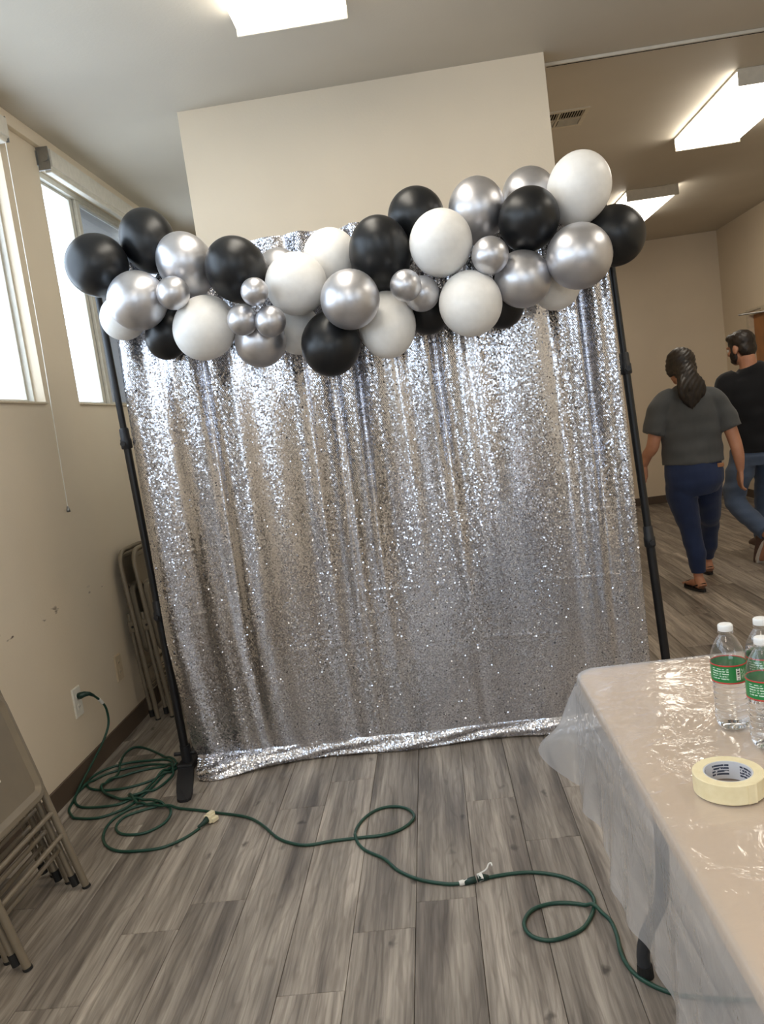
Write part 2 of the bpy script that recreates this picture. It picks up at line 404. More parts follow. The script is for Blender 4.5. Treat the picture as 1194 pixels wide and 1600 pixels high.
def build_window(n, y0, y1, dim_middle, right=False):
    """aluminium slider set 7 cm back in the wall: frame, stiles, panes"""
    xo = WX-0.048           # inner face of the frame
    root = obj('window_%d' % n, boxes((xo-0.05, xo, y0, y1, WZ0, WZ0+0.014), (xo-0.05, xo, y0, y1, WZ1-0.03, WZ1),
               (xo-0.05, xo, y0, y0+0.012, WZ0+0.014, WZ1-0.03), (xo-0.05, xo, y1-0.012, y1, WZ0+0.014, WZ1-0.03)), M['frame'])
    tag(root, kind='structure')
    ws = [y0+0.012, y0+0.54, y1-0.55, y1-0.012]; za, zb = WZ0+0.014, WZ1-0.03
    for i in range(3):
        a, b_ = ws[i], ws[i+1]; dx = 0.0 if i == 1 else 0.020
        x0, x1 = xo-0.026-dx, xo-0.006-dx
        wa, wb = (0.014, 0.045) if i == 0 else ((0.045, 0.045) if i == 1 else (0.045, 0.014))
        st = boxes((x0, x1, a, a+wa, za, zb), (x0, x1, b_-wb, b_, za, zb), (x0, x1, a+wa, b_-wb, za, za+0.014), (x0, x1, a+wa, b_-wb, zb-0.014, zb))
        s = obj('sash', st, M['frame'], root)
        obj('pane', boxes((x0+0.008, x0+0.012, a+wa-0.008, b_-wb+0.008, za+0.008, zb-0.008)), M['glass'], s)
        if wb > 0.03: obj('meeting_strip', boxes((x0-0.001, x1+0.001, b_-0.004, b_+0.004, za, zb)), M['alu'], s)
    if dim_middle:
        obj('pane_dimmer', boxes((xo-0.0495, xo-0.0485, ws[1]+0.02, ws[2], WZ0+0.015, WZ1-0.031)), M['pane_dimmer'], root)  # added dimming sheet behind the middle pane
    # sill ledge
    obj('window_sill', boxes((xo, WX+0.012, y0-0.0, y1+0.0, WZ0-0.002, WZ0+0.008), bevel=0.002), M['trim'], root)
    if right:       # turn the added window half round into the right wall
        root.location = (WX+RX, y0+y1, 0); root.rotation_euler = (0, 0, math.pi)
    # daylight enters here
    L = bpy.data.lights.new('window_portal', 'AREA'); L.shape = 'RECTANGLE'; L.size = WZ1-WZ0; L.size_y = y1-y0
    L.cycles.is_portal = True
    lo = bpy.data.objects.new('window_portal', L); COL.objects.link(lo); lo.location = (WX-WT+0.01, (y0+y1)/2, (WZ0+WZ1)/2)
    lo.rotation_euler = (0, R(-90), 0)
    if right: lo.location.x = RX+0.14; lo.rotation_euler = (0, R(90), 0)
for i, (a, b_) in enumerate(WIN): build_window(i+1, a, b_, i in (1,))
for i, (a, b_) in enumerate(ADDED_RWIN): build_window(i+5, a, b_, False, True)  # added window out of view, brings extra daylight from the right

def build_added_rear_window():  # unseen glazing put in so the sequins catch light from behind the camera
    y = BY-0.10; n = 4; wd = (GX1-GX0-0.1)/n
    r = obj('window_6', boxes((GX0, GX1, y-0.03, y+0.03, GZ-0.05, GZ), (GX0, GX1, y-0.03, y+0.03, GZ0, GZ0+0.05), (GX0, GX0+0.05, y-0.03, y+0.03, GZ0+0.05, GZ-0.05), (GX1-0.05, GX1, y-0.03, y+0.03, GZ0+0.05, GZ-0.05)), M['frame']); tag(r, kind='structure')
    for i in range(n):
        a = GX0+0.05+i*wd; b = a+wd
        lf = obj('sash', boxes((a+0.002, a+0.04, y-0.02, y+0.02, GZ0+0.052, GZ-0.052), (b-0.04, b-0.002, y-0.02, y+0.02, GZ0+0.052, GZ-0.052), (a+0.04, b-0.04, y-0.02, y+0.02, GZ0+0.052, GZ0+0.09), (a+0.04, b-0.04, y-0.02, y+0.02, GZ-0.09, GZ-0.052)), M['frame'], r)
        obj('pane', boxes((a+0.03, b-0.03, y-0.004, y+0.002, GZ0+0.08, GZ-0.08)), M['glass'], lf)
    L = bpy.data.lights.new('window_portal', 'AREA'); L.shape = 'RECTANGLE'; L.size = GX1-GX0; L.size_y = GZ-GZ0; L.cycles.is_portal = True
    lo = bpy.data.objects.new('window_portal', L); COL.objects.link(lo); lo.location = ((GX0+GX1)/2, BY-0.149, (GZ+GZ0)/2); lo.rotation_euler = (R(90), 0, 0)
build_added_rear_window()

def build_blind(y0, y1, label, cord):
    t = empty('roller_blind', (WX, (y0+y1)/2, 2.89)); yc = (y0+y1)/2
    tag(t, label, 'blind', 'roller blinds over the left wall windows')
    bm = boxes((0.012, 0.068, y0-yc+0.012, y1-yc-0.012, 0.0, 0.106)); 
    es = [e for e in bm.edges if abs(e.verts[0].co.y-e.verts[1].co.y) > 0.5]
    bmesh.ops.bevel(bm, geom=es, offset=0.012, segments=3, affect='EDGES')
    smooth_by_angle(obj('cassette', bm, M['blind'], t))
    obj('bottom_rail', boxes((0.022, 0.055, y0-yc+0.02, y1-yc-0.02, -0.012, 0.001), bevel=0.003), M['blind'], t)
    for y in (y0-yc, y1-yc-0.006):
        br = obj('bracket', boxes((0.0, 0.060, y, y+0.006, -0.004, 0.108), (0.0, 0.004, y-0.012, y+0.018, 0.02, 0.09)), M['alu'], t)
        bm = bmesh.new(); tube(bm, [(0.04, y-0.008, 0.055), (0.04, y+0.014, 0.055)], 0.02, 14); obj('roller_hub', bm, M['alu'], br)
    if cord:
        bm = bmesh.new(); tube(bm, [(0.05, y1-yc-0.02, 0.0), (0.042, y1-yc-0.01, -0.9), (0.036, y1-yc-0.028, -1.655)], 0.0022, 6)
        c = obj('pull_cord', bm, M['plate'], t)
        bm = bmesh.new(); lathe(bm, [(0, 0.016), (0.004, 0.014), (0.008, 0.0), (0.009, -0.012), (0.0, -0.014)], 12, (0.036, y1-yc-0.028, -1.665)); obj('cord_tassel', bm, M['alu'], c, True)
build_blind(1.72, 3.665, 'white roller blind cassette cut off by the left edge of the photo', True)
build_blind(4.06, 6.02, 'white roller blind cassette over the window behind the black balloons', False)

# ------------------------------------------------------------------ ceiling fixtures
def ceiling_light(x0, y0, label):
    x1, y1 = x0+0.43, y0+1.12; cx, cy = (x0+x1)/2, (y0+y1)/2
    t = empty('ceiling_light', (cx, cy, CZ)); tag(t, label, 'ceiling light', 'fluorescent wraparound lights on the ceiling')
    hx, hy = 0.215, 0.56
    obj('housing', boxes((-0.13, 0.13, -hy+0.012, hy-0.012, -0.045, -0.001)), M['lampframe'], t)
    for s in (-1, 1):
        ya, yb = (hy-0.012, hy) if s > 0 else (-hy, -hy+0.012)
        obj('end_cap', boxes((-hx-0.002, hx+0.002, ya, yb, -0.09, -0.001), bevel=0.003), M['lampframe'], t)
    # wraparound prismatic diffuser: open-topped trough
    prof = [(-hx, -0.012), (-hx, -0.06), (-hx+0.03, -0.086), (hx-0.03, -0.086), (hx, -0.06), (hx, -0.012)]
    bm = bmesh.new()
    A = [bm.verts.new((x, -hy+0.012, z)) for x, z in prof]; B = [bm.verts.new((x, hy-0.012, z)) for x, z in prof]
    for i in range(len(prof)-1): bm.faces.new((A[i], B[i], B[i+1], A[i+1]))
    obj('diffuser', bm, M['lamp'], t)
    obj('side_rail', boxes((-hx-0.003, -hx+0.012, -hy+0.012, hy-0.012, -0.012, -0.001), (hx-0.012, hx+0.003, -hy+0.012, hy-0.012, -0.012, -0.001)), M['lampframe'], t)
ceiling_light(-0.53, 2.145, 'lit ceiling light cut off by the top edge, above the balloon garland')
ceiling_light(1.92, 4.70, 'large lit ceiling light at the upper right edge of the photo')
ceiling_light(1.92, 7.12, 'farther lit ceiling light just above the black balloon at the right tip')
for (x, y, l) in ((1.92, 2.28, 'lit ceiling light above the table, outside the photo'), (1.92, -0.14, 'lit ceiling light to the right of the photographer'),
                  (-0.53, -0.30, 'lit ceiling light above the photographer'), (-0.53, -2.75, 'lit ceiling light far behind the photographer')):
    ceiling_light(x, y, l)

def ceiling_vent():
    t = empty('ceiling_vent', (1.0, 5.06, CZ)); tag(t, 'square white louvred air vent in the ceiling beside the closet corner', 'vent')
    hx, hy = 0.17, 0.145
    obj('vent_frame', boxes((-hx, hx, -hy, -hy+0.025, -0.008, 0), (-hx, hx, hy-0.025, hy, -0.008, 0), (-hx, -hx+0.025, -hy+0.025, hy-0.025, -0.008, 0), (hx-0.025, hx, -hy+0.025, hy-0.025, -0.008, 0),
              (-0.006, 0.006, -hy+0.025, hy-0.025, -0.008, 0), (-hx+0.025, hx-0.025, -0.006, 0.006, -0.008, 0)), M['vent'], t)
    obj('duct', boxes((-hx+0.02, hx-0.02, -hy+0.02, hy-0.02, -0.0012, -0.0004)), M['dark'], t)
    bm = bmesh.new(); box(bm, -0.0015, 0.0015, -0.052, 0.052, -0.006, 0.006); me = bpy.data.meshes.new('fin'); bm.to_mesh(me); bm.free(); me.materials.append(M['vent'])
    for cx in (-0.0755, 0.0755):
        for cy in (-0.063, 0.063):
            for i in range(9 if cy < 0 else 5):
                o = obj('fin', me, None, t); o.location = (cx-0.06+i*0.015, cy, -0.0065); o.rotation_euler = (0, R(25), 0)
                if cy > 0: o.location = (cx, cy-0.045+i*0.0225, -0.0065); o.scale = (1, 1.2, 0.7); o.rotation_euler = (R(0), R(0), R(90))
ceiling_vent()

def ceiling_track():
    t = obj('ceiling_track', boxes((0.80, RX-0.005, 4.205, 4.235, CZ-0.016, CZ-0.0005), bevel=0.002), M['lampframe'])
    tag(t, 'long white partition track running across the ceiling to the right edge', 'track')
    obj('track_groove', boxes((0.81, RX-0.01, 4.215, 4.225, CZ-0.0165, CZ-0.016)), M['dark'], t)
    obj('track_end', boxes((0.785, 0.80, 4.208, 4.232, CZ-0.02, CZ-0.0005)), M['dark'], t)
ceiling_track()

# ------------------------------------------------------------------ backdrop stand
LB, LT = Vector((-1.266, 3.42, 0.0)), Vector((-1.312, 3.42, 2.225))
RB, RT = Vector((0.912, 3.42, 0.0)), Vector((0.823, 3.42, 2.235))
def backdrop_stand():
    t = empty('backdrop_stand', (-0.18, 3.42, 0)); o0 = Vector((-0.18, 3.42, 0))
    tag(t, 'black telescopic pipe stand holding up the silver sequin curtain', 'stand')
    for B, T, zc in ((LB, LT, (1.511, 0.74)), (RB, RT, (1.539, 0.804))):
        P = lambda z: B+(T-B)*(z/T.z)-o0
        cuts = [0.02]+sorted(zc)+[T.z]; rad = [0.019, 0.0165, 0.014]
        for i in range(3):
            bm = bmesh.new(); tube(bm, [P(cuts[i]), P(cuts[i+1])], rad[i], 16); up = obj('upright', bm, M['black_metal'], t); smooth_by_angle(up)
        for z in zc:
            bm = bmesh.new(); tube(bm, [P(z-0.045), P(z-0.04), P(z-0.005), P(z), P(z+0.04), P(z+0.045)], [0.021, 0.024, 0.024, 0.021, 0.020, 0.017], 16)
            c = obj('collar', bm, M['black_plastic'], t); smooth_by_angle(c)
            k = P(z-0.022); bm = bmesh.new(); tube(bm, [k+Vector((0, -0.02, 0)), k+Vector((0, -0.038, 0))], 0.006, 8)
            tube(bm, [k+Vector((0, -0.036, 0)), k+Vector((0, -0.046, 0))], 0.011, 12); obj('knob', bm, M['black_plastic'], c)
        # T-shaped foot: socket, flat paddles to the front and the rear
        b = B-o0
        bm = boxes((b.x-0.036, b.x+0.036, b.y-0.05, b.y+0.05, 0.0, 0.035), bevel=0.006); tube(bm, [b+Vector((0, 0, 0.03)), b+Vector((0, 0, 0.11))], 0.024, 16)
        f = obj('foot_socket', bm, M['black_plastic'], t)
        bm = bmesh.new(); tube(bm, [b+Vector((-0.055, 0, 0.07)), b+Vector((0.055, 0, 0.07))], 0.009, 10); obj('foot_bolt', bm, M['black_plastic'], f)
        for s in (-1, 1):
            out = [(-0.036, 0.03), (-0.036, 0.20), (-0.034, 0.27), (-0.028, 0.335), (-0.015, 0.348), (0.015, 0.345), (0.030, 0.325), (0.036, 0.27), (0.036, 0.03)]
            bm = bmesh.new(); hs = []
            for z in (0.0, 1.0):
                hs.append([bm.verts.new((b.x+x+0.085*(max(0, y-0.03)/0.32 if s < 0 else 0), b.y+s*y, (0.022 if y < 0.22 else 0.012)*z+0.0005)) for x, y in out])
            for i in range(len(out)):
                j = (i+1) % len(out); bm.faces.new((hs[0][i], hs[0][j], hs[1][j], hs[1][i]))
            bm.faces.new(hs[0][::-1]); bm.faces.new(hs[1]); bmesh.ops.recalc_face_normals(bm, faces=bm.faces)
            obj('foot', bm, M['black_plastic'], t)
    bm = bmesh.new(); tube(bm, [LT-o0+Vector((-0.02, 0, -0.01)), RT-o0+Vector((0.02, 0, -0.01))], 0.013, 14); smooth_by_angle(obj('crossbar', bm, M['black_metal'], t))
    for T in (LT, RT):
        bm = boxes((T.x-o0.x-0.024, T.x-o0.x+0.024, -0.024, 0.024, T.z-0.04, T.z+0.012), bevel=0.005); obj('corner_joint', bm, M['black_plastic'], t)
backdrop_stand()

# ------------------------------------------------------------------ sequin curtain
def smoothstep(a, b, x):
    t = np.clip((x-a)/(b-a), 0, 1); return t*t*(3-2*t)

def curtain_surface(u, s):
    """u across 0..1, s = metres of cloth from the top edge; returns X, Y, Z arrays"""
    top, pool = 2.243, 0.10
    # height and forward run along the length
    z = np.where(s < top-0.07, top-s, 0)
    q = np.clip((s-(top-0.07))/0.16, 0, 1)                        # last 16 cm: bulge forward, then hem
    sweep = 0.5+0.5*np.cos(u*5.3+0.4)                            # how far the hem creeps forward
    corner = np.exp(-((u-0.02)/0.10)**2)
    fwd = 0.012+0.020*sweep+0.012*np.sin(17*u)+0.085*corner
    bul = np.clip(0.45+0.35*np.sin(9.0*u+1.2)+0.3*np.sin(23*u), 0.05, 1)
    zz = 0.07*(1-q)**1.6+0.012*bul*np.sin(np.pi*q)*(1-0.6*corner)+0.004
    z = np.where(s < top-0.07, z, zz)
    yb = -fwd*np.sin(np.pi*0.5*np.clip(q*1.25, 0, 1))+0.02*smoothstep(0.85, 1, q)*(1-corner)
    h = np.clip(z/top, 0, 1)
    xl = np.interp(z, [0, 0.05, 0.12, 0.6, 1.93, 2.25], [-1.165, -1.185, -1.210, -1.246, -1.240, -1.250])
    xr = np.interp(z, [0, 0.3, 1.13, 1.88, 2.25], [0.815, 0.822, 0.820, 0.798, 0.790])
    # folds: phase-warped waves, tight at the rod, relaxing and merging lower down
    d = 1-h
    uu = u+0.026*np.sin(2*np.pi*1.7*u+1.0)+0.015*np.sin(2*np.pi*3.9*u+2.0+0.5*d)+0.005*np.sin(3.1*d+11*u)
    ph1 = 2*np.pi*(13.0*uu-0.9*uu*uu+0.10*d)
    f1 = np.sin(ph1)*(0.72+0.38*np.sin(2*np.pi*2.3*u+0.6+1.2*d))
    f2 = np.sin(2*np.pi*(20.3*uu+0.6*np.sin(4.2*uu+1.0)+0.15*np.sin(3*d)))
    f3 = np.sin(2*np.pi*(4.3*uu+0.2+0.35*d))
    f4 = np.sin(2*np.pi*(27.0*uu+0.5*np.sin(13*uu)))
    lowc = np.exp(-((u-0.58)/0.30)**2)                             # centre hangs almost flat near the floor
    amp = 0.026*(1-0.73*smoothstep(0.12, 0.80, d))*(1-0.80*lowc*smoothstep(0.35, 0.8, d))
    fold = amp*(0.8*f1+0.38*f2*(0.6+0.4*f3)+0.5*f3+0.14*f4)
    fold = fold+0.004*np.sin(2*np.pi*(3*u+1.3*d))*smoothstep(0.2, 0.6, d)
    rum = 0.35+0.65*np.exp(-((u-0.08)/0.16)**2)
    rumple = rum*(0.012*np.sin(26*u+9*q)*np.sin(np.pi*q)+0.006*np.sin(61*u+3*q)*np.sin(np.pi*q))
    x = xl+(xr-xl)*u+0.35*amp*np.cos(ph1)
    y = 3.372+yb+fold*(1-0.7*q)+rumple
    zc = z+np.where(q > 0, np.abs(rumple)*0.8, 0)
    # storage creases: shallow horizontal ridges
    for zk, a in ((0.98, 0.0007), (0.70, 0.0009), (0.47, 0.0008)):
        y = y-a*np.exp(-((z-zk-0.03*np.sin(5*u))/0.008)**2)*(0.5+0.5*np.sin(14*u+zk*20))
    return x, y, zc

def build_curtain():
    t = empty('sequin_curtain', (-0.2, 3.37, 0.0)); tag(t, 'silver sequin backdrop curtain hanging from the black stand to the floor', 'curtain')
    o0 = np.array((-0.2, 3.37, 0.0))
    LEN = 2.243+0.09
    # backing cloth
    nu, nv = 520, 200
    U, S = np.meshgrid(np.linspace(0, 1, nu), np.linspace(0, LEN, nv))
    X, Y, Z = curtain_surface(U, S)
    V = np.stack([X, Y, Z], -1).reshape(-1, 3)-o0
    i = np.arange(nu*nv).reshape(nv, nu)
    F = np.stack([i[:-1, :-1], i[1:, :-1], i[1:, 1:], i[:-1, 1:]], -1).reshape(-1, 4)
    me = bpy.data.meshes.new('backing_cloth')
    me.vertices.add(len(V)); me.vertices.foreach_set('co', V.ravel())
    me.loops.add(F.size); me.loops.foreach_set('vertex_index', F.ravel().astype(np.int32))
    me.polygons.add(len(F)); me.polygons.foreach_set('loop_start', np.arange(0, F.size, 4, dtype=np.int32)); me.polygons.foreach_set('use_smooth', np.ones(len(F), bool))
    me.update(); me.validate()
    obj('backing_cloth', me, simple('grey_mesh_cloth', lin(120, 118, 118), 0.55, 0.3, var=0.1), t)
    # rod pocket
    bm = bmesh.new()
    P = [(LT.x+0.03-o0[0], 3.42-o0[1], LT.z-0.01), (RT.x-0.02-o0[0], 3.42-o0[1], RT.z-0.01)]
    n = 120; pts = [(P[0][0]+(P[1][0]-P[0][0])*k/n, P[0][1]-0.006+0.004*math.sin(k*0.9), P[0][2]+(P[1][2]-P[0][2])*k/n+0.002*math.sin(k*1.7)) for k in range(n+1)]
    tube(bm, pts, [0.022+0.003*math.sin(k*2.1) for k in range(n+1)], 12)
    obj('rod_pocket', bm, M['sequin'], t)
    # sequins: small flat hexagonal discs sewn in staggered rows, each at its own slight tilt
    pu, pv = 0.0066, 0.0056
    nr = int(LEN/pv); nc = int(2.14/pu)
    jj, ii = np.meshgrid(np.arange(nr), np.arange(nc), indexing='ij')
    u = ((ii+0.5*(jj % 2)+RNG.uniform(-.12, .12, ii.shape))/nc).clip(0.001, 0.999).ravel()
    s = ((jj+0.5+RNG.uniform(-.15, .15, jj.shape))*pv).ravel()
    def S3(u, s): return np.stack(curtain_surface(u, s), -1)
    e = 0.002
    p = S3(u, s); du = S3(np.clip(u+e, 0, 1), s)-S3(np.clip(u-e, 0, 1), s); ds = S3(u, np.clip(s+e, 0, LEN))-S3(u, np.clip(s-e, 0, LEN))
    du /= np.linalg.norm(du, axis=1)[:, None]+1e-12; ds /= np.linalg.norm(ds, axis=1)[:, None]+1e-12
    nrm = np.cross(ds, du); nrm /= np.linalg.norm(nrm, axis=1)[:, None]+1e-12
    nrm[nrm[:, 1] > 0.6] *= -1
    # tilt spread varies in patches: combed flat in places, ruffled in others
    def patch(a, b, c): return np.sin(a*u+3*np.sin(b*s+a))*np.sin(c*s+2*np.sin(a*0.7*u))
    pt = 0.5+0.5*np.clip(0.6*patch(23, 1.3, 2.1)+0.5*patch(47, 2.2, 4.3), -1, 1)
    sig = 0.028+0.072*pt**1.5
    K = len(u)
    wild = RNG.random(K) < (0.012+0.030*pt)
    sig = sig+0.10*(s > 2.19)
    sig = np.where(wild, 0.42, sig)
    tilt = nrm+du*(RNG.normal(size=K)*sig)[:, None]+ds*(RNG.normal(size=K)*sig+0.03)[:, None]
    tilt /= np.linalg.norm(tilt, axis=1)[:, None]
    a1 = du-tilt*np.sum(du*tilt, 1)[:, None]; a1 /= np.linalg.norm(a1, axis=1)[:, None]; a2 = np.cross(tilt, a1)
    c = p+nrm*0.0018-o0
    rr = 0.0037*RNG.uniform(0.9, 1.08, K)
    ang = np.arange(6)*np.pi/3
    V = c[:, None, :]+rr[:, None, None]*(np.cos(ang)[None, :, None]*a1[:, None, :]+np.sin(ang)[None, :, None]*a2[:, None, :])
    V = V.reshape(-1, 3); V[:, 2] = np.maximum(V[:, 2], 0.0008)
    me = bpy.data.meshes.new('sequins')
    me.vertices.add(K*6); me.vertices.foreach_set('co', V.ravel())
    me.loops.add(K*6); me.loops.foreach_set('vertex_index', np.arange(K*6, dtype=np.int32))
    me.polygons.add(K); me.polygons.foreach_set('loop_start', np.arange(0, K*6, 6, dtype=np.int32))
    me.update()
    tag(obj('sequins', me, M['sequin'], t), kind='stuff')
def sequin_mat():
    m, nt, b = mat('silver_sequin')
    g = N(nt, 'ShaderNodeNewGeometry')
    nt.links.new(ramp(nt, g.outputs['Random Per Island'], [(0.0, lin(212, 213, 222)), (1.0, lin(244, 244, 248))]), b.inputs['Base Color'])
    b.inputs['Metallic'].default_value = 1.0
    nt.links.new(ramp(nt, g.outputs['Random Per Island'], [(0.0, (0.16, 0.16, 0.16, 1)), (1.0, (0.26, 0.26, 0.26, 1))]), b.inputs['Roughness'])
    return m
M['sequin'] = sequin_mat()
build_curtain()

# ------------------------------------------------------------------ balloons
def latex(name, col, rough, metal=0.0, sss=0.0, coat=0.0):
    m, nt, b = mat(name); tc = N(nt, 'ShaderNodeTexCoord')
    n = N(nt, 'ShaderNodeTexNoise', i_Scale=5.0, i_Detail=2.0); nt.links.new(tc.outputs['Object'], n.inputs['Vector'])
    nt.links.new(ramp(nt, n.outputs[0], [(0.3, tuple(c*0.95 for c in col[:3])+(1,)), (0.7, col)]), b.inputs['Base Color'])
    b.inputs['Roughness'].default_value = rough; b.inputs['Metallic'].default_value = metal; b.inputs['Coat Weight'].default_value = coat
    if sss:
        b.inputs['Subsurface Weight'].default_value = sss; b.inputs['Subsurface Radius'].default_value = (0.03, 0.03, 0.028); b.inputs['Subsurface Scale'].default_value = 1.0
    return m
BM_ = {'b': latex('black_latex', lin(19, 21, 24), 0.37), 'w': latex('white_latex', lin(248, 246, 242), 0.36, sss=0.2), 's': latex('silver_pearl_latex', lin(212, 212, 216), 0.37, metal=0.88)}
BALLOONS = [
(1,'b',-1.178,3.120,2.176,0.1235,0.1161,'black balloon at the far left tip of the garland, in front of the window'),
(2,'b',-0.999,3.226,2.266,0.1065,0.1293,'upright black balloon at the top left, in front of the roller blind'),
(3,'s',-1.016,3.037,2.008,0.1109,0.1133,'large silver balloon just below the two leftmost black balloons'),
(4,'w',-1.136,3.192,1.981,0.0941,0.0865,'white balloon peeking out behind the leftmost silver balloon, beside the window'),
(5,'s',-0.861,2.983,2.006,0.0614,0.0614,'small silver balloon wedged right beside the leftmost large silver balloon'),
(6,'s',-0.840,3.140,2.138,0.1063,0.1236,'large silver balloon between two upright black balloons on the left'),
(7,'b',-0.975,3.216,1.895,0.0871,0.1050,'black balloon half hidden behind the leftmost large white balloon'),
(8,'w',-0.791,3.088,1.881,0.1176,0.1324,'large white balloon hanging low on the left, below a small silver one'),
(9,'b',-0.633,3.078,2.073,0.1136,0.1329,'black balloon directly above the cluster of three small silver balloons'),
(10,'s',-0.550,2.928,1.959,0.0507,0.0507,'topmost of the cluster of three small silver balloons'),
(11,'s',-0.620,2.983,1.875,0.0543,0.0613,'lower left of the cluster of three small silver balloons'),
(12,'s',-0.515,2.966,1.853,0.0562,0.0586,'lower right of the cluster of three small silver balloons'),
(13,'s',-0.590,3.111,1.804,0.0986,0.1011,'dull silver balloon hanging behind and below three small silver balloons'),
(14,'s',-0.497,3.233,2.073,0.0912,0.0937,'silver balloon mostly hidden between a black and a white one at the curtain top'),
(15,'w',-0.416,3.070,1.989,0.1131,0.1228,'large white balloon just right of the three small silver balloons'),
(16,'w',-0.286,3.215,2.096,0.1077,0.1127,'white balloon rising over the curtain top, left of the tall black balloon'),
(17,'w',-0.456,3.231,1.839,0.0918,0.0969,'shaded white balloon half hidden left behind the lowest black balloon'),
(18,'b',-0.318,3.076,1.754,0.1117,0.1287,'lowest hanging black balloon of the garland'),
(19,'s',-0.213,2.940,1.885,0.1059,0.1105,'large silver balloon overlapping the top of the lowest black balloon'),
(20,'b',-0.089,3.107,2.062,0.1133,0.1447,'tall black balloon in the middle of the garland'),
(21,'w',-0.098,3.116,1.797,0.1051,0.1369,'greyish white balloon hanging just right of the lowest black balloon'),
(22,'b',0.064,3.216,2.201,0.1139,0.1065,'black balloon behind the upper left of the bright white middle balloon'),
(23,'w',0.138,3.039,2.052,0.1149,0.1290,'bright white balloon right of the tall black balloon in the middle'),
(24,'s',-0.009,2.963,1.909,0.0554,0.0600,'front one of two overlapping small silver balloons in the middle'),
(25,'s',0.046,3.065,1.887,0.0645,0.0692,'rear one of two overlapping small silver balloons in the middle'),
(26,'b',0.063,3.229,1.846,0.0958,0.0958,'black balloon hidden behind the two overlapping small silver balloons'),
(27,'s',0.294,3.174,2.181,0.1071,0.1217,'large silver balloon right above the bright white middle balloon'),
(28,'w',0.219,3.035,1.823,0.1156,0.1298,'large greyish white balloon, lowest of the right half of the garland'),
(29,'s',0.306,2.990,1.975,0.0669,0.0692,'small silver balloon alone right beside the bright white middle balloon'),
(30,'s',0.509,3.260,2.226,0.1044,0.1068,'silver balloon tucked behind the topmost white balloon and a black one'),
(31,'b',0.469,3.074,2.097,0.1105,0.1200,'black balloon left below the topmost white balloon'),
(32,'s',0.423,3.070,1.888,0.1043,0.1090,'silver balloon right under the black balloon of the right half'),
(33,'b',0.351,3.232,1.826,0.0903,0.0953,'black balloon showing as a sliver right behind the lowest white balloon'),
(34,'w',0.671,3.118,2.190,0.1160,0.1325,'topmost white balloon at the upper right of the garland'),
(35,'s',0.623,3.006,1.930,0.1175,0.1198,'big silver balloon at the right end, under the topmost white balloon'),
(36,'b',0.800,3.192,2.016,0.1120,0.1193,'black balloon at the far right tip of the garland, over the stand pole'),
(37,'w',0.567,3.228,1.871,0.0996,0.0946,'white balloon mostly hidden behind the big silver balloon at the right end'),
]
def build_balloons():
    # one shape, crown towards +Z, neck and knot at the bottom
    prof = []
    for k in range(25):
        th = math.pi*(k/24)*0.955
        r = math.sin(th); z = math.cos(th)
        if z < 0: r *= 1-0.10*(-z)**1.5; z *= 1.06
        prof.append((r, z))
    prof += [(0.075, -1.085), (0.055, -1.11)]
    bm = bmesh.new(); lathe(bm, prof, 40); base = bpy.data.meshes.new('balloon'); bm.to_mesh(base); bm.free()
    bm = bmesh.new(); lathe(bm, [(0.05, -1.10), (0.085, -1.115), (0.095, -1.135), (0.07, -1.155), (0.055, -1.165), (0.10, -1.20), (0.105, -1.21), (0.0, -1.175)], 16)
    kn = bpy.data.meshes.new('knot'); bm.to_mesh(kn); bm.free()
    for me in (base, kn): me.polygons.foreach_set('use_smooth', [True]*len(me.polygons))
    meshes = {c: (base.copy(), kn.copy()) for c in 'bws'}
    for c in 'bws':
        for me in meshes[c]: me.materials.append(BM_[c])
    gx = [-1.15, -0.6, 0.0, 0.5, 0.85]; gz = [2.06, 1.965, 1.94, 2.01, 2.05]
    for (i, c, x, y, z, rx, rz, lab) in BALLOONS:
        xx = x*0.93; g = Vector((xx, 3.20, float(np.interp(xx, gx, gz))))
        d = Vector((x, y, z))-g
        if d.length < 0.03: d = Vector((0, -1, 0.1))
        d.normalize()
        rm = (rx+rz)/2; vert = abs(d.z); el = 1+0.9*(rz/rx-1)*(1 if vert > 0.5 else -0.6); el = min(max(el, 1.02), 1.22)
        ra = rm*math.sqrt(el); rb = rm/math.sqrt(el)
        o = obj('balloon', meshes[c][0]); o.location = (x, y, z); o.rotation_mode = 'QUATERNION'
        o.rotation_quaternion = d.to_track_quat('Z', 'Y'); o.scale = (rb, rb, ra)
        tag(o, lab, 'balloon', 'balloons of the black white and silver garland')
        obj('knot', meshes[c][1], None, o)
build_balloons()

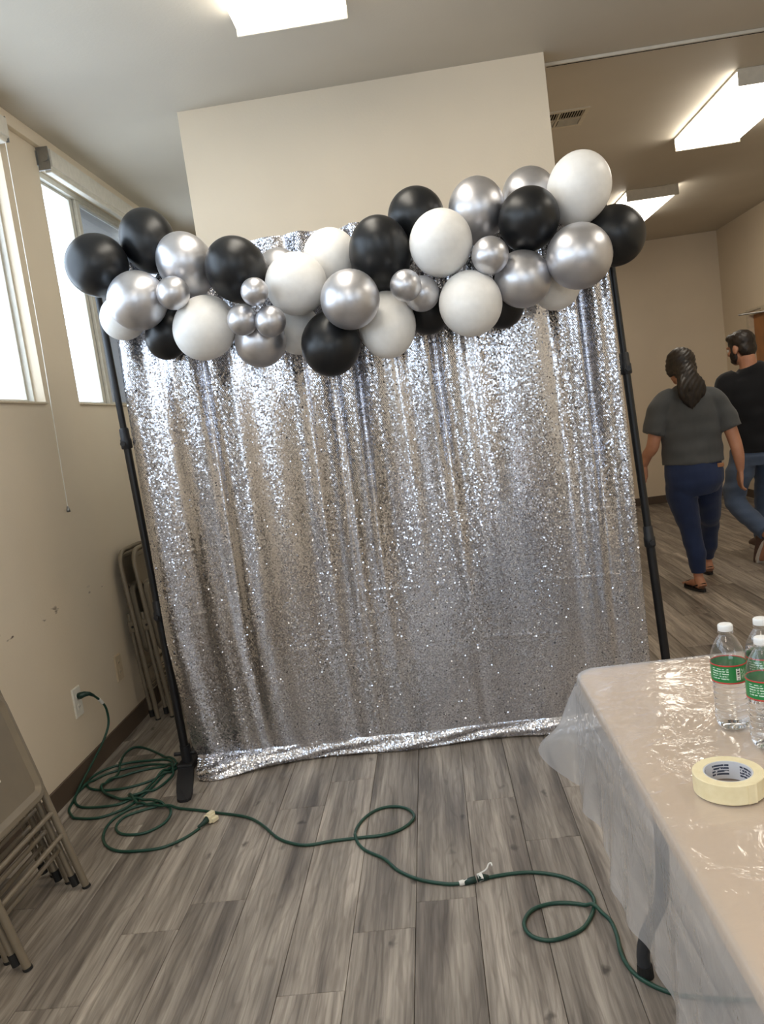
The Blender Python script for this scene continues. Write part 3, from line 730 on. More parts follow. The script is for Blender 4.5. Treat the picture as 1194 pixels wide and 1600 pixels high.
# ------------------------------------------------------------------ folding chairs
def sticker_mat(name, base, ink, lines, uv=False):
    m, nt, b = mat(name); tc = N(nt, 'ShaderNodeTexCoord')
    sep = N(nt, 'ShaderNodeSeparateXYZ'); nt.links.new(tc.outputs['Generated'], sep.inputs[0])
    w1 = N(nt, 'ShaderNodeMath', operation='MULTIPLY', i_1=lines); nt.links.new(sep.outputs[2], w1.inputs[0])
    fr = N(nt, 'ShaderNodeMath', operation='FRACT'); nt.links.new(w1.outputs[0], fr.inputs[0])
    st = N(nt, 'ShaderNodeMath', operation='GREATER_THAN', i_1=0.62); nt.links.new(fr.outputs[0], st.inputs[0])
    n = N(nt, 'ShaderNodeTexNoise', i_Scale=24.0, i_Detail=1.0); nt.links.new(tc.outputs['Generated'], n.inputs['Vector'])
    gt = N(nt, 'ShaderNodeMath', operation='GREATER_THAN', i_1=0.42); nt.links.new(n.outputs[0], gt.inputs[0])
    mu = N(nt, 'ShaderNodeMath', operation='MULTIPLY'); nt.links.new(st.outputs[0], mu.inputs[0]); nt.links.new(gt.outputs[0], mu.inputs[1])
    nt.links.new(mixc(nt, mu.outputs[0], base, ink), b.inputs['Base Color']); b.inputs['Roughness'].default_value = 0.6
    return m
M['sticker'] = sticker_mat('printed_paper_sticker', lin(226, 222, 210), lin(110, 108, 104), 9)

def rrect(w, h, r, n=6):
    """rounded rectangle outline, counter-clockwise, centred"""
    out = []
    for cx, cz, a0 in ((w/2-r, h/2-r, 0), (-w/2+r, h/2-r, 90), (-w/2+r, -h/2+r, 180), (w/2-r, -h/2+r, 270)):
        for k in range(n+1):
            a = R(a0+90*k/n); out.append((cx+r*math.cos(a), cz+r*math.sin(a)))
    return out

def pan(w, h, rad, zc, y0, depth, inset=0.035, lip=0.012):
    """pressed steel panel with rolled rim, recessed middle facing -y"""
    bm = bmesh.new(); rings = []
    for (dw, y) in ((0.0, y0+depth), (0.0, y0+0.003), (0.004, y0), (0.018, y0), (0.024, y0+0.004), (inset, y0+lip), (inset+0.02, y0+lip+0.001)):
        rings.append([bm.verts.new((x, y, zc+z)) for x, z in rrect(w-2*dw, h-2*dw, max(0.01, rad-dw))])
    n = len(rings[0])
    for A, B in zip(rings[:-1], rings[1:]):
        for k in range(n): bm.faces.new((A[k], A[(k+1) % n], B[(k+1) % n], B[k]))
    bm.faces.new(rings[-1]); bm.faces.new(rings[0][::-1])
    bmesh.ops.recalc_face_normals(bm, faces=bm.faces)
    return bm

def make_chair(label, group, foot, lean):
    t = empty('folding_chair', foot, (R(-lean), 0, R(90))); tag(t, label, 'chair', group)
    hw, top, rr = 0.205, 0.935, 0.085
    # main inverted-U tube: front feet up to the rounded top of the back
    pts = [(-hw, 0, 0.004), (-hw, 0, 0.30), (-hw, 0, top-rr)]
    pts += [(-hw+rr-rr*math.cos(a), 0, top-rr+rr*math.sin(a)) for a in (R(k*15) for k in range(1, 6))]
    pts += [(-hw+rr, 0, top), (hw-rr, 0, top)]
    pts += [(hw-rr+rr*math.sin(a), 0, top-rr+rr*math.cos(a)) for a in (R(k*15) for k in range(1, 6))]
    pts += [(hw, 0, top-rr), (hw, 0, 0.30), (hw, 0, 0.004)]
    bm = bmesh.new(); tube(bm, pts, 0.0125, 12); smooth_by_angle(obj('frame', bm, M['chair'], t))
    # rear legs folded in behind, joined at the seat hinge
    for s in (-1, 1):
        bm = bmesh.new(); tube(bm, [(s*(hw-0.004), 0.030, 0.035), (s*(hw-0.006), 0.030, 0.40), (s*(hw-0.012), 0.026, 0.60)], 0.011, 12)
        l = obj('leg', bm, M['chair'], t); smooth_by_angle(l)
        bm = bmesh.new(); tube(bm, [(s*(hw-0.004), 0.030, 0.022), (s*(hw-0.004), 0.030, 0.060)], 0.0135, 12); obj('leg_cap', bm, M['rubber'], l)
        bm = bmesh.new(); tube(bm, [(s*hw, 0, 0.0), (s*hw, 0, 0.008)], 0.0145, 12); obj('foot_cap', bm, M['rubber'], t)
        bm = boxes((s*hw-0.006-0.003, s*hw+0.006-0.003, -0.012, 0.036, 0.50, 0.56), bevel=0.003); hg = obj('hinge', bm, M['chair'], t)
        bm = bmesh.new(); tube(bm, [(s*hw-0.016, 0.012, 0.53), (s*hw+0.016, 0.012, 0.53)], 0.006, 10); obj('rivet', bm, M['rubber'], hg)
    for z in (0.205, 0.29):
        bm = bmesh.new(); tube(bm, [(-hw, 0, z), (hw, 0, z)], 0.0085, 10); smooth_by_angle(obj('stretcher', bm, M['chair'], t))
    bm = bmesh.new(); tube(bm, [(-hw+0.004, 0.030, 0.16), (hw-0.004, 0.030, 0.16)], 0.008, 10); smooth_by_angle(obj('stretcher', bm, M['chair'], t))
    smooth_by_angle(obj('seat', pan(0.372, 0.385, 0.055, 0.556, -0.032, 0.026), M['chair'], t), 25)
    st = obj('sticker', boxes((-0.09, 0.006, -0.0212, -0.0202, 0.50, 0.60)), M['sticker'], t)
    bk = pan(0.375, 0.185, 0.05, 0.825, -0.006, 0.018, 0.03, 0.004); smooth_by_angle(obj('backrest', bk, M['chair'], t), 25)
    return t
L1 = 14.2
fg = 'folded chairs leaning on the wall at the left edge'
make_chair('front folded tan metal chair at the left edge, paper sticker under its seat', fg, (-1.352, 2.305, 0.0), L1)
make_chair('second folded metal chair at the left edge, right behind the one with the sticker', fg, (-1.432, 2.345, 0.0), L1-1)
make_chair('rearmost folded metal chair at the left edge, touching the wall', fg, (-1.512, 2.40, 0.0), L1-2.5)
rg = 'folded chairs leaning on the wall behind the stand pole'
make_chair('folded metal chair next to the wall behind the left stand pole', rg, (-1.640, 4.31, 0.0), 4.0)
make_chair('folded metal chair nearer the curtain behind the left stand pole', rg, (-1.566, 4.33, 0.0), 4.4)

# ------------------------------------------------------------------ outlets and cords
def outlet(y, z, painted, label):
    t = empty('wall_outlet', (WX, y, z)); tag(t, label, 'outlet')
    m = M['plate_painted'] if painted else M['plate']
    bm = boxes((0.0005, 0.007, -0.04, 0.04, -0.068, 0.068)); 
    es = [e for e in bm.edges if all(v.co.x > 0.006 for v in e.verts)]
    bmesh.ops.bevel(bm, geom=es, offset=0.003, segments=2, affect='EDGES'); obj('cover_plate', bm, m, t)
    for dz in (-0.024, 0.024):
        bm = bmesh.new(); lathe(bm, [(0.0, 0.009), (0.015, 0.009), (0.017, 0.007)], 20)
        bmesh.ops.rotate(bm, verts=bm.verts, matrix=Matrix.Rotation(R(90), 3, 'Y')); bmesh.ops.translate(bm, verts=bm.verts, vec=(0, 0, dz))
        s = obj('socket', bm, m, t)
        obj('slots', boxes((0.0089, 0.0095, -0.007, -0.005, dz-0.002, dz+0.006), (0.0089, 0.0095, 0.005, 0.007, dz-0.002, dz+0.006)), M['dark'], s)
outlet(3.455, 0.355, False, 'white wall outlet with the green cord plugged in')
outlet(3.955, 0.355, True, 'wall outlet painted over in beige, left of the folded chairs')

FA = [(-1.631,3.027),(-1.555,3.007),(-1.491,3.015),(-1.421,3.080),(-1.382,3.202),(-1.361,3.349),(-1.352,3.459),(-1.398,3.525),(-1.486,3.539),(-1.595,3.538),(-1.685,3.490),(-1.720,3.412),(-1.710,3.340),(-1.660,3.286),(-1.561,3.258),(-1.466,3.274),(-1.383,3.329),(-1.327,3.397),(-1.340,3.442),(-1.454,3.490),(-1.572,3.477),(-1.672,3.421),(-1.719,3.287),(-1.701,3.195),(-1.649,3.127),(-1.569,3.105),(-1.463,3.116),(-1.400,3.211),(-1.370,3.332),(-1.345,3.403),(-1.325,3.440),(-1.350,3.490),(-1.418,3.558),(-1.484,3.625),(-1.551,3.686),(-1.606,3.723),(-1.643,3.717),(-1.655,3.653),(-1.636,3.548),(-1.602,3.444),(-1.605,3.367),(-1.632,3.311),(-1.577,3.226),(-1.479,3.159),(-1.412,3.168),(-1.347,3.223),(-1.318,3.323),(-1.325,3.385),(-1.361,3.438),(-1.438,3.446),(-1.533,3.415),(-1.610,3.343),(-1.598,3.243),(-1.490,3.150),(-1.399,3.131),(-1.330,3.12),(-1.285,3.085),(-1.29,3.055),(-1.343,3.033),(-1.401,2.991),(-1.409,2.922),(-1.375,2.863),(-1.317,2.837),(-1.256,2.845),(-1.211,2.899),(-1.204,2.963),(-1.226,3.027),(-1.275,3.07),(-1.326,3.085),(-1.402,3.056),(-1.446,2.970),(-1.439,2.870),(-1.401,2.788),(-1.344,2.734),(-1.275,2.712),(-1.161,2.714),(-1.088,2.767),(-1.046,2.833)]
FB = [(-1.46,3.19),(-1.40,3.11),(-1.322,3.061),(-1.209,3.025),(-1.088,2.980),(-0.999,2.941),(-0.879,2.887),(-0.801,2.814),(-0.719,2.703),(-0.651,2.651),(-0.591,2.632),(-0.514,2.643),(-0.419,2.647),(-0.325,2.651),(-0.258,2.686),(-0.222,2.756),(-0.252,2.824),(-0.314,2.851),(-0.373,2.829),(-0.418,2.758),(-0.432,2.666),(-0.395,2.571),(-0.318,2.495),(-0.270,2.419),(-0.199,2.357),(-0.115,2.320),(-0.060,2.315)]
FC = [(0.003,2.331),(0.085,2.342),(0.158,2.337),(0.233,2.304),(0.286,2.248),(0.307,2.185),(0.295,2.127),(0.258,2.061),(0.216,2.032),(0.157,2.016),(0.110,2.041),(0.096,2.096),(0.125,2.152),(0.181,2.174),(0.241,2.168),(0.295,2.139),(0.328,2.085),(0.334,2.020),(0.328,1.932),(0.343,1.862),(0.382,1.811),(0.428,1.780),(0.477,1.765),(0.546,1.751),(0.608,1.743),(0.75,1.75),(1.2,1.80)]
CR = 0.0056
placed = []
def lay(pts2, z0=CR):
    """run a cord over the floor, climbing over strands that already lie there"""
    S = catmull([(x, y, z0) for x, y in pts2], 10)
    out = []
    for i, p in enumerate(S):
        h = 0.0
        for (q, hid, j) in placed:
            if hid == 'self' and i-j < 14: continue
            d = math.hypot(p.x-q.x, p.y-q.y)
            if d < 0.026: h = max(h, (q.z+2*CR*0.96)*(1 if d < 0.010 else (0.026-d)/0.016) - z0)
        out.append(Vector((p.x, p.y, z0+max(0, min(h, 0.045)))))
        placed.append((out[-1], 'self', i))
    # ease the humps
    zs = [p.z for p in out]
    for _ in range(2): zs = [max(z0, (zs[max(i-1, 0)]+2*zs[i]+zs[min(i+1, len(zs)-1)])/4) for i in range(len(zs))]
    for p, z in zip(out, zs): p.z = z
    for k in range(len(placed)-len(out), len(placed)): placed[k] = (placed[k][0], 'old', -999)
    return out

def triple_tap(parent, pos, ang, m1, m2):
    """three-way moulded connector: dark neck, ivory face with three lobes"""
    T = Matrix.Translation(pos) @ Matrix.Rotation(ang, 4, 'Z')
    bm = bmesh.new(); tube(bm, [(-0.05, 0, 0.0), (-0.02, 0, 0.002), (0.0, 0, 0.006)], [0.0058, 0.009, 0.014], 12)
    bm.transform(T); n = obj('connector_neck', bm, m1, parent, True)
    bm = boxes((-0.004, 0.030, -0.017, 0.017, -0.010, 0.020), bevel=0.005)
    for (y, z) in ((-0.016, -0.001), (0.016, -0.001), (0.0, 0.017)):
        b2 = boxes((0.004, 0.036, y-0.010, y+0.010, z-0.008, z+0.010), bevel=0.004)
        me = bpy.data.meshes.new('x'); b2.to_mesh(me); b2.free(); bm.from_mesh(me); bpy.data.meshes.remove(me)
    bm.transform(T); h = obj('connector_head', bm, m2, parent)
    bm = bmesh.new()
    for (y, z) in ((-0.016, 0), (0.016, 0), (0, 0.018)):
        box(bm, 0.0355, 0.0363, y-0.004, y-0.002, z-0.003, z+0.004); box(bm, 0.0355, 0.0363, y+0.002, y+0.004, z-0.003, z+0.004)
    bm.transform(T); obj('slots', bm, M['dark'], h)

def build_cords():
    lead = [(-1.722, 3.456, 0.383), (-1.690, 3.478, 0.380), (-1.680, 3.510, 0.352), (-1.676, 3.555, 0.310), (-1.676, 3.590, 0.260), (-1.680, 3.592, 0.187), (-1.692, 3.535, 0.128), (-1.704, 3.45, 0.085), (-1.714, 3.37, 0.050), (-1.718, 3.29, 0.022), (-1.708, 3.20, CR), (-1.684, 3.10, CR)]
    t = empty('extension_cord', (-1.5, 3.2, 0)); tag(t, 'green extension cord coiled on the floor, plugged into the white outlet, ivory end', 'cord')
    off = Vector((-1.5, 3.2, 0))
    fl = lay(FA); a = catmull(lead+[tuple(fl[0])], 6)
    bm = bmesh.new(); tube(bm, [p-off for p in a[:-1]+fl], CR, 8); obj('cord', bm, M['cord'], t, True)
    bm = bmesh.new(); pp = [(-1.7340, 3.455, 0.380), (-1.722, 3.456, 0.383), (-1.706, 3.464, 0.385), (-1.690, 3.478, 0.380), (-1.682, 3.497, 0.364)]
    tube(bm, [Vector(p)-off for p in pp], [0.015, 0.016, 0.013, 0.009, 0.007], 12); obj('plug', bm, M['cord_dark'], t, True)
    i0 = 6*3-3; bm = bmesh.new(); tube(bm, [a[k]-off for k in range(i0, i0+5)], CR*1.35, 10); obj('tape_flag', bm, M['whitetape'], t)
    e = fl[-1]; d = fl[-1]-fl[-4]; ang = math.atan2(d.y, d.x)
    triple_tap(t, e-off+Vector((math.cos(ang)*0.045, math.sin(ang)*0.045, 0.007)), ang, M['cord_dark'], M['ivory'])
    # second cord, across the floor to the taped joint
    t = empty('extension_cord', (-0.6, 2.7, 0)); off = Vector((-0.6, 2.7, 0)); tag(t, 'green extension cord crossing the floor with one loop in front of the curtain', 'cord')
    fl = lay(FB); bm = bmesh.new(); tube(bm, [p-off for p in fl], CR, 8); obj('cord', bm, M['cord'], t, True)
    e = fl[-1]-off
    bm = bmesh.new(); tube(bm, [e+Vector((0.0, 0.0, 0.001)), e+Vector((0.022, 0.004, 0.004)), e+Vector((0.036, 0.007, 0.005))], [0.008, 0.0105, 0.0105], 12); obj('plug', bm, M['cord_dark'], t, True)
    bm = bmesh.new(); tube(bm, [e+Vector((-0.016, -0.002, 0.0022)), e+Vector((-0.004, 0, 0.0026)), e+Vector((0.001, 0, 0.003)), e+Vector((0.010, 0.002, 0.003))], [0.0075, 0.0085, 0.0065, 0.0088], 10); obj('tape_band', bm, M['whitetape'], t)
    # third cord, from the joint under the table
    t = empty('extension_cord', (0.2, 2.1, 0)); off = Vector((0.2, 2.1, 0)); tag(t, 'green extension cord looping beside the table and running under it', 'cord')
    fl = lay(FC); bm = bmesh.new(); tube(bm, [p-off for p in fl], CR, 8); obj('cord', bm, M['cord'], t, True)
    e = fl[0]-off
    bm = bmesh.new(); tube(bm, [e+Vector((0.012, 0.002, 0.0005)), e+Vector((-0.004, -0.001, 0.004)), e+Vector((-0.020, -0.006, 0.006))], [0.0075, 0.011, 0.0115], 12); obj('connector', bm, M['cord_dark'], t, True)
    bm = bmesh.new(); tube(bm, [e+Vector((-0.020, -0.004, 0.005)), e+Vector((-0.006, 0.0, 0.006))], 0.0128, 10); obj('tape_band', bm, M['whitetape'], t)
    bm = bmesh.new(); pts = [e+Vector((-0.004+0.0, 0.010, 0.012))]
    pts = [e+Vector((-0.012, 0.010, 0.012)), e+Vector((0.002, 0.020, 0.012)), e+Vector((0.012, 0.028, 0.016)), e+Vector((0.018, 0.038, 0.022)), e+Vector((0.026, 0.040, 0.024)), e+Vector((0.028, 0.030, 0.020))]
    tube(bm, catmull(pts, 5), (0.0026), 6); obj('tie_wire', bm, M['whitetape'], t)
build_cords()

# ------------------------------------------------------------------ table, plastic sheet, bottles, tape
TX0, TX1, TY0, TY1, TZ = 0.300, 1.060, 0.17, 2.0, 0.750
TCX, TCY = (TX0+TX1)/2, (TY0+TY1)/2
def build_table():
    t = empty('folding_table', (TCX, TCY, 0)); tag(t, 'almond plastic folding table with dark steel legs under a clear sheet', 'table')
    bm = bmesh.new(); rings = []
    for dw, z in ((0.012, TZ-0.045), (0.002, TZ-0.040), (0.0, TZ-0.034), (0.0, TZ-0.010), (0.003, TZ-0.003), (0.010, TZ)):
        rings.append([bm.verts.new((x, y, z)) for x, y in rrect(TX1-TX0-2*dw, TY1-TY0-2*dw, 0.055-dw, 8)])
    n = len(rings[0])
    for A, B in zip(rings[:-1], rings[1:]):
        for k in range(n): bm.faces.new((A[k], A[(k+1) % n], B[(k+1) % n], B[k]))
    bm.faces.new(rings[0][::-1]); bm.faces.new(rings[-1]); smooth_by_angle(obj('tabletop', bm, M['tan'], t))
    for s in (-1, 1):
        yy = s*(0.745 if s > 0 else 0.72)
        for q in (-1, 1):
            x0 = q*0.312
            pts = catmull([(x0, yy+s*0.03, 0.012), (x0, yy+s*0.032, 0.06), (x0-q*0.012, yy+s*0.028, 0.11), (x0-q*0.032, yy+s*0.015, 0.165), (x0-q*0.052, yy, 0.23), (x0-q*0.062, yy-s*0.01, 0.40), (x0-q*0.062, yy-s*0.02, 0.70)], 6)
            bm = bmesh.new(); tube(bm, pts, 0.0165, 14); l = obj('leg', bm, M['leg'], t, True)
            bm = bmesh.new(); tube(bm, [(x0, yy+s*0.03, 0.0), (x0, yy+s*0.03, 0.03)], [0.0205, 0.019], 14); obj('foot_cap', bm, M['rubber'], l)
        bm = bmesh.new(); tube(bm, [(-0.25, yy-s*0.012, 0.45), (0.25, yy-s*0.012, 0.45)], 0.011, 10); obj('leg_brace', bm, M['leg'], t, True)
    bm = bmesh.new(); tube(bm, [(0, -0.70, 0.46), (0, -0.35, 0.60), (0, -0.2, 0.70)], 0.009, 8); obj('fold_strut', bm, M['leg'], t, True)
    bm = bmesh.new(); tube(bm, [(0, 0.72, 0.46), (0, 0.35, 0.60), (0, 0.2, 0.70)], 0.009, 8); obj('fold_strut', bm, M['leg'], t, True)
build_table()

def build_sheet():
    W_, H_, rad = TX1-TX0+0.008, TY1-TY0+0.008, 0.058
    # dense perimeter of the rounded rectangle with outward normals
    base = []
    def seg(a, b, n, nr):
        for k in range(n): base.append((a[0]+(b[0]-a[0])*k/n, a[1]+(b[1]-a[1])*k/n, nr[0], nr[1], 0.0))
    hx, hy = W_/2, H_/2
    def corner(cx, cy, a0, n=26):
        for k in range(n):
            a = R(a0+90*k/n); base.append((cx+rad*math.cos(a), cy+rad*math.sin(a), math.cos(a), math.sin(a), math.sin(math.pi*k/n)))
    seg((hx, -hy+rad), (hx, hy-rad), 150, (1, 0)); corner(hx-rad, hy-rad, 0)
    seg((hx-rad, hy), (-hx+rad, hy), 70, (0, 1)); corner(-hx+rad, hy-rad, 90)
    seg((-hx, hy-rad), (-hx, -hy+rad), 150, (-1, 0)); corner(-hx+rad, -hy+rad, 180)
    seg((-hx+rad, -hy), (hx-rad, -hy), 70, (0, -1)); corner(hx-rad, -hy+rad, 270)
    n = len(base); bm = bmesh.new(); rings = []
    L = 0
    arc = []
    for k in range(n):
        arc.append(L); b = base[k]; c = base[(k+1) % n]; L += math.hypot(b[0]-c[0], b[1]-c[1])
    for sc in [i/30 for i in range(1, 30)]+[0.985, 0.995]:
        rg = []
        for k in range(n):
            x, y = base[k][0]*sc, base[k][1]*sc
            wr = 0.0011*(math.sin(23*y+5*math.sin(9*x)+3*x)+0.7*math.sin(41*x*0.6+17*y+4*math.sin(6*y)))*(0.5+0.5*math.sin(5*x+7*y))
            rg.append(bm.verts.new((x, y, TZ+0.0028+max(-0.0015, wr)*(1 if sc < 0.97 else 0.3))))
        rings.append(rg)
    drop = [(0.001, TZ+0.001), (0.003, TZ-0.004), (0.004, TZ-0.02)]
    for d, z in drop: rings.append([bm.verts.new((b[0]+b[2]*d, b[1]+b[3]*d, z)) for b in base])
    m = 22
    for j in range(1, m+1):
        q = j/m; rg = []
        for k in range(n):
            x, y, nx, ny, cw = base[k]; a = arc[k]
            ln = 0.255+0.012*math.sin(2.1*a+1)+0.006*math.sin(13*a)-0.05*cw
            fold = (0.010*math.sin(19*a+1.5*math.sin(5*a))+0.005*math.sin(47*a))*q**1.3
            flare = 0.010+0.022*q+0.105*cw*q**1.1+0.03*cw*math.sin(40*a)*q
            if cw > 0.2: flare += 0.02*math.sin(60*a+8*q)*q*q*cw
            off = flare+fold
            rg.append(bm.verts.new((x+nx*off, y+ny*off, TZ-0.02-ln*q*(1-0.06*cw))))
        rings.append(rg)
    c0 = bm.verts.new((0, 0, TZ+0.003))
    for k in range(n): bm.faces.new((c0, rings[0][k], rings[0][(k+1) % n]))
    for A, B in zip(rings[:-1], rings[1:]):
        for k in range(n): bm.faces.new((A[k], B[k], B[(k+1) % n], A[(k+1) % n]))
    o = obj('plastic_sheet', bm, M['film'], None, True); o.location = (TCX, TCY, 0)
    tag(o, 'clear glossy plastic sheet draped over the folding table', 'tablecloth')
build_sheet()

def water_mat():
    m, nt, b = mat('water'); b.inputs['Transmission Weight'].default_value = 1.0; b.inputs['IOR'].default_value = 1.33; b.inputs['Roughness'].default_value = 0.0
    tc = N(nt, 'ShaderNodeTexCoord'); n = N(nt, 'ShaderNodeTexNoise', i_Scale=3.0); nt.links.new(tc.outputs['Object'], n.inputs['Vector'])
    nt.links.new(ramp(nt, n.outputs[0], [(0.3, (0.97, 0.985, 1, 1)), (0.7, (1, 1, 1, 1))]), b.inputs['Base Color'])
    return m
def label_mat():
    """green wrap: white small print on one side, white barcode patch with dark bars"""
    m, nt, b = mat('green_bottle_label'); uv = N(nt, 'ShaderNodeUVMap'); sep = N(nt, 'ShaderNodeSeparateXYZ'); nt.links.new(uv.outputs[0], sep.inputs[0])
    U, V_ = sep.outputs[0], sep.outputs[1]
    def op(o, a, bb=None):
        n = N(nt, 'ShaderNodeMath', operation=o)
        for i, v in enumerate((a, bb)):
            if v is None: continue
            if isinstance(v, (int, float)): n.inputs[i].default_value = v
            else: nt.links.new(v, n.inputs[i])
        return n.outputs[0]
    def rng(s, a, c): return op('MULTIPLY', op('GREATER_THAN', s, a), op('LESS_THAN', s, c))
    nz = N(nt, 'ShaderNodeTexNoise', i_Scale=1.0, i_Detail=1.0); mp = N(nt, 'ShaderNodeMapping'); mp.inputs['Scale'].default_value = (64, 7, 1); nt.links.new(uv.outputs[0], mp.inputs[0]); nt.links.new(mp.outputs[0], nz.inputs['Vector'])
    lines = op('MULTIPLY', op('GREATER_THAN', op('FRACT', op('MULTIPLY', V_, 7.0)), 0.5), op('GREATER_THAN', nz.outputs[0], 0.45))
    text = op('MULTIPLY', lines, op('MULTIPLY', rng(U, 0.44, 0.60), rng(V_, 0.18, 0.84)))
    text2 = op('MULTIPLY', op('GREATER_THAN', op('FRACT', op('MULTIPLY', U, 90.0)), 0.55), op('MULTIPLY', op('MULTIPLY', rng(U, 0.715, 0.76), rng(V_, 0.2, 0.8)), op('GREATER_THAN', nz.outputs[0], 0.45)))
    patch = op('MULTIPLY', rng(U, 0.665, 0.705), rng(V_, 0.16, 0.84))
    bars = op('MULTIPLY', patch, op('MULTIPLY', op('GREATER_THAN', op('SINE', op('MULTIPLY', op('ADD', V_, op('MULTIPLY', op('SINE', op('MULTIPLY', V_, 31.0)), 0.03)), 75.0)), 0.1), rng(U, 0.675, 0.697)))
    c = mixc(nt, op('MAXIMUM', text, text2), lin(38, 128, 68), lin(205, 225, 208))
    c = mixc(nt, patch, c, lin(238, 238, 234)); c = mixc(nt, bars, c, lin(40, 44, 44))
    nt.links.new(c, b.inputs['Base Color']); b.inputs['Roughness'].default_value = 0.35
    return m
M['pet'] = film('clear_bottle_plastic', haze=0.04, tint=(0.985, 0.99, 0.995), rough=0.04, gloss=1.3, hazecol=(0.9, 0.92, 0.95, 1))
M['water'] = water_mat(); M['label'] = label_mat()
M['cap'] = simple('white_bottle_cap', lin(240, 240, 238), 0.4); M['red'] = simple('red_label_border', lin(196, 52, 46), 0.4)
def bottle(x, y, rz, label, level):
    t = empty('water_bottle', (x, y, TZ+0.0052), (0, 0, rz)); tag(t, label, 'bottle', 'water bottles on the table')
    prof = [(0.0, 0.008), (0.014, 0.006), (0.020, 0.001), (0.026, 0.0), (0.0305, 0.006), (0.0322, 0.014)]
    for k in range(6):                                    # ribbed grip
        z = 0.018+k*0.0118; prof += [(0.0325, z), (0.0325, z+0.004), (0.0302, z+0.0075), (0.0325, z+0.011)]
    prof += [(0.0330, 0.093), (0.0330, 0.138), (0.0325, 0.143), (0.0300, 0.155), (0.0250, 0.168), (0.0190, 0.179), (0.0140, 0.186), (0.0122, 0.189), (0.0122, 0.192), (0.0150, 0.1925), (0.0150, 0.194), (0.0115, 0.1945), (0.0115, 0.203)]
    bm = bmesh.new(); lathe(bm, prof, 48); obj('bottle_body', bm, M['pet'], t, True)
    wp = [(max(0, r-0.0009), z+0.0009) for r, z in prof if z < level]; wp += [(wp[-1][0], level), (0.0, level)]
    bm = bmesh.new(); lathe(bm, wp, 40); obj('water', bm, M['water'], t, True)
    # label wrap with its own uv
    me = bpy.data.meshes.new('label'); n = 64; vs = []; fs = []
    for k in range(n+1):
        a = 2*math.pi*k/n
        for z in (0.0985, 0.1325): vs.append((0.0335*math.cos(a), 0.0335*math.sin(a), z))
    for k in range(n): fs.append((2*k, 2*k+2, 2*k+3, 2*k+1))
    me.from_pydata(vs, [], fs); uvl = me.uv_layers.new(name='UVMap')
    for p in me.polygons:
        for li in p.loop_indices:
            vi = me.loops[li].vertex_index; uvl.data[li].uv = ((vi//2)/n, vi % 2)
    lb = obj('label', me, M['label'], t, True)
    for z in (0.0982, 0.1328):
        bm = bmesh.new(); lathe(bm, [(0.0334, z-0.0013), (0.0338, z-0.0013), (0.0338, z+0.0013), (0.0334, z+0.0013)], 48, closed=True); obj('label_border', bm, M['red'], lb, True)
    bm = bmesh.new(); cp = [(0.0, 0.2085), (0.0120, 0.2085), (0.0138, 0.2068), (0.0141, 0.205), (0.0141, 0.1965), (0.0134, 0.1955)]
    lathe(bm, cp, 48)
    for v in bm.verts:
        a = math.atan2(v.co.y, v.co.x); r = math.hypot(v.co.x, v.co.y)
        if r > 0.0139: f = 1+0.012*(1 if int(round(a/(2*math.pi)*48)) % 2 else -1); v.co.x *= f; v.co.y *= f
    cap = obj('cap', bm, M['cap'], t); smooth_by_angle(cap, 40)
# texture u = 0.5 lies at local -X; turn so the barcode faces the camera as in the photo
bottle(0.531, 1.562, R(34), 'leftmost water bottle on the table, barcode on its green label', 0.091)
bottle(0.559, 1.459, R(38), 'nearest water bottle on the table, in front of the other two', 0.089)
bottle(0.604, 1.575, R(40), 'rearmost water bottle, half hidden at the right edge of the photo', 0.150)

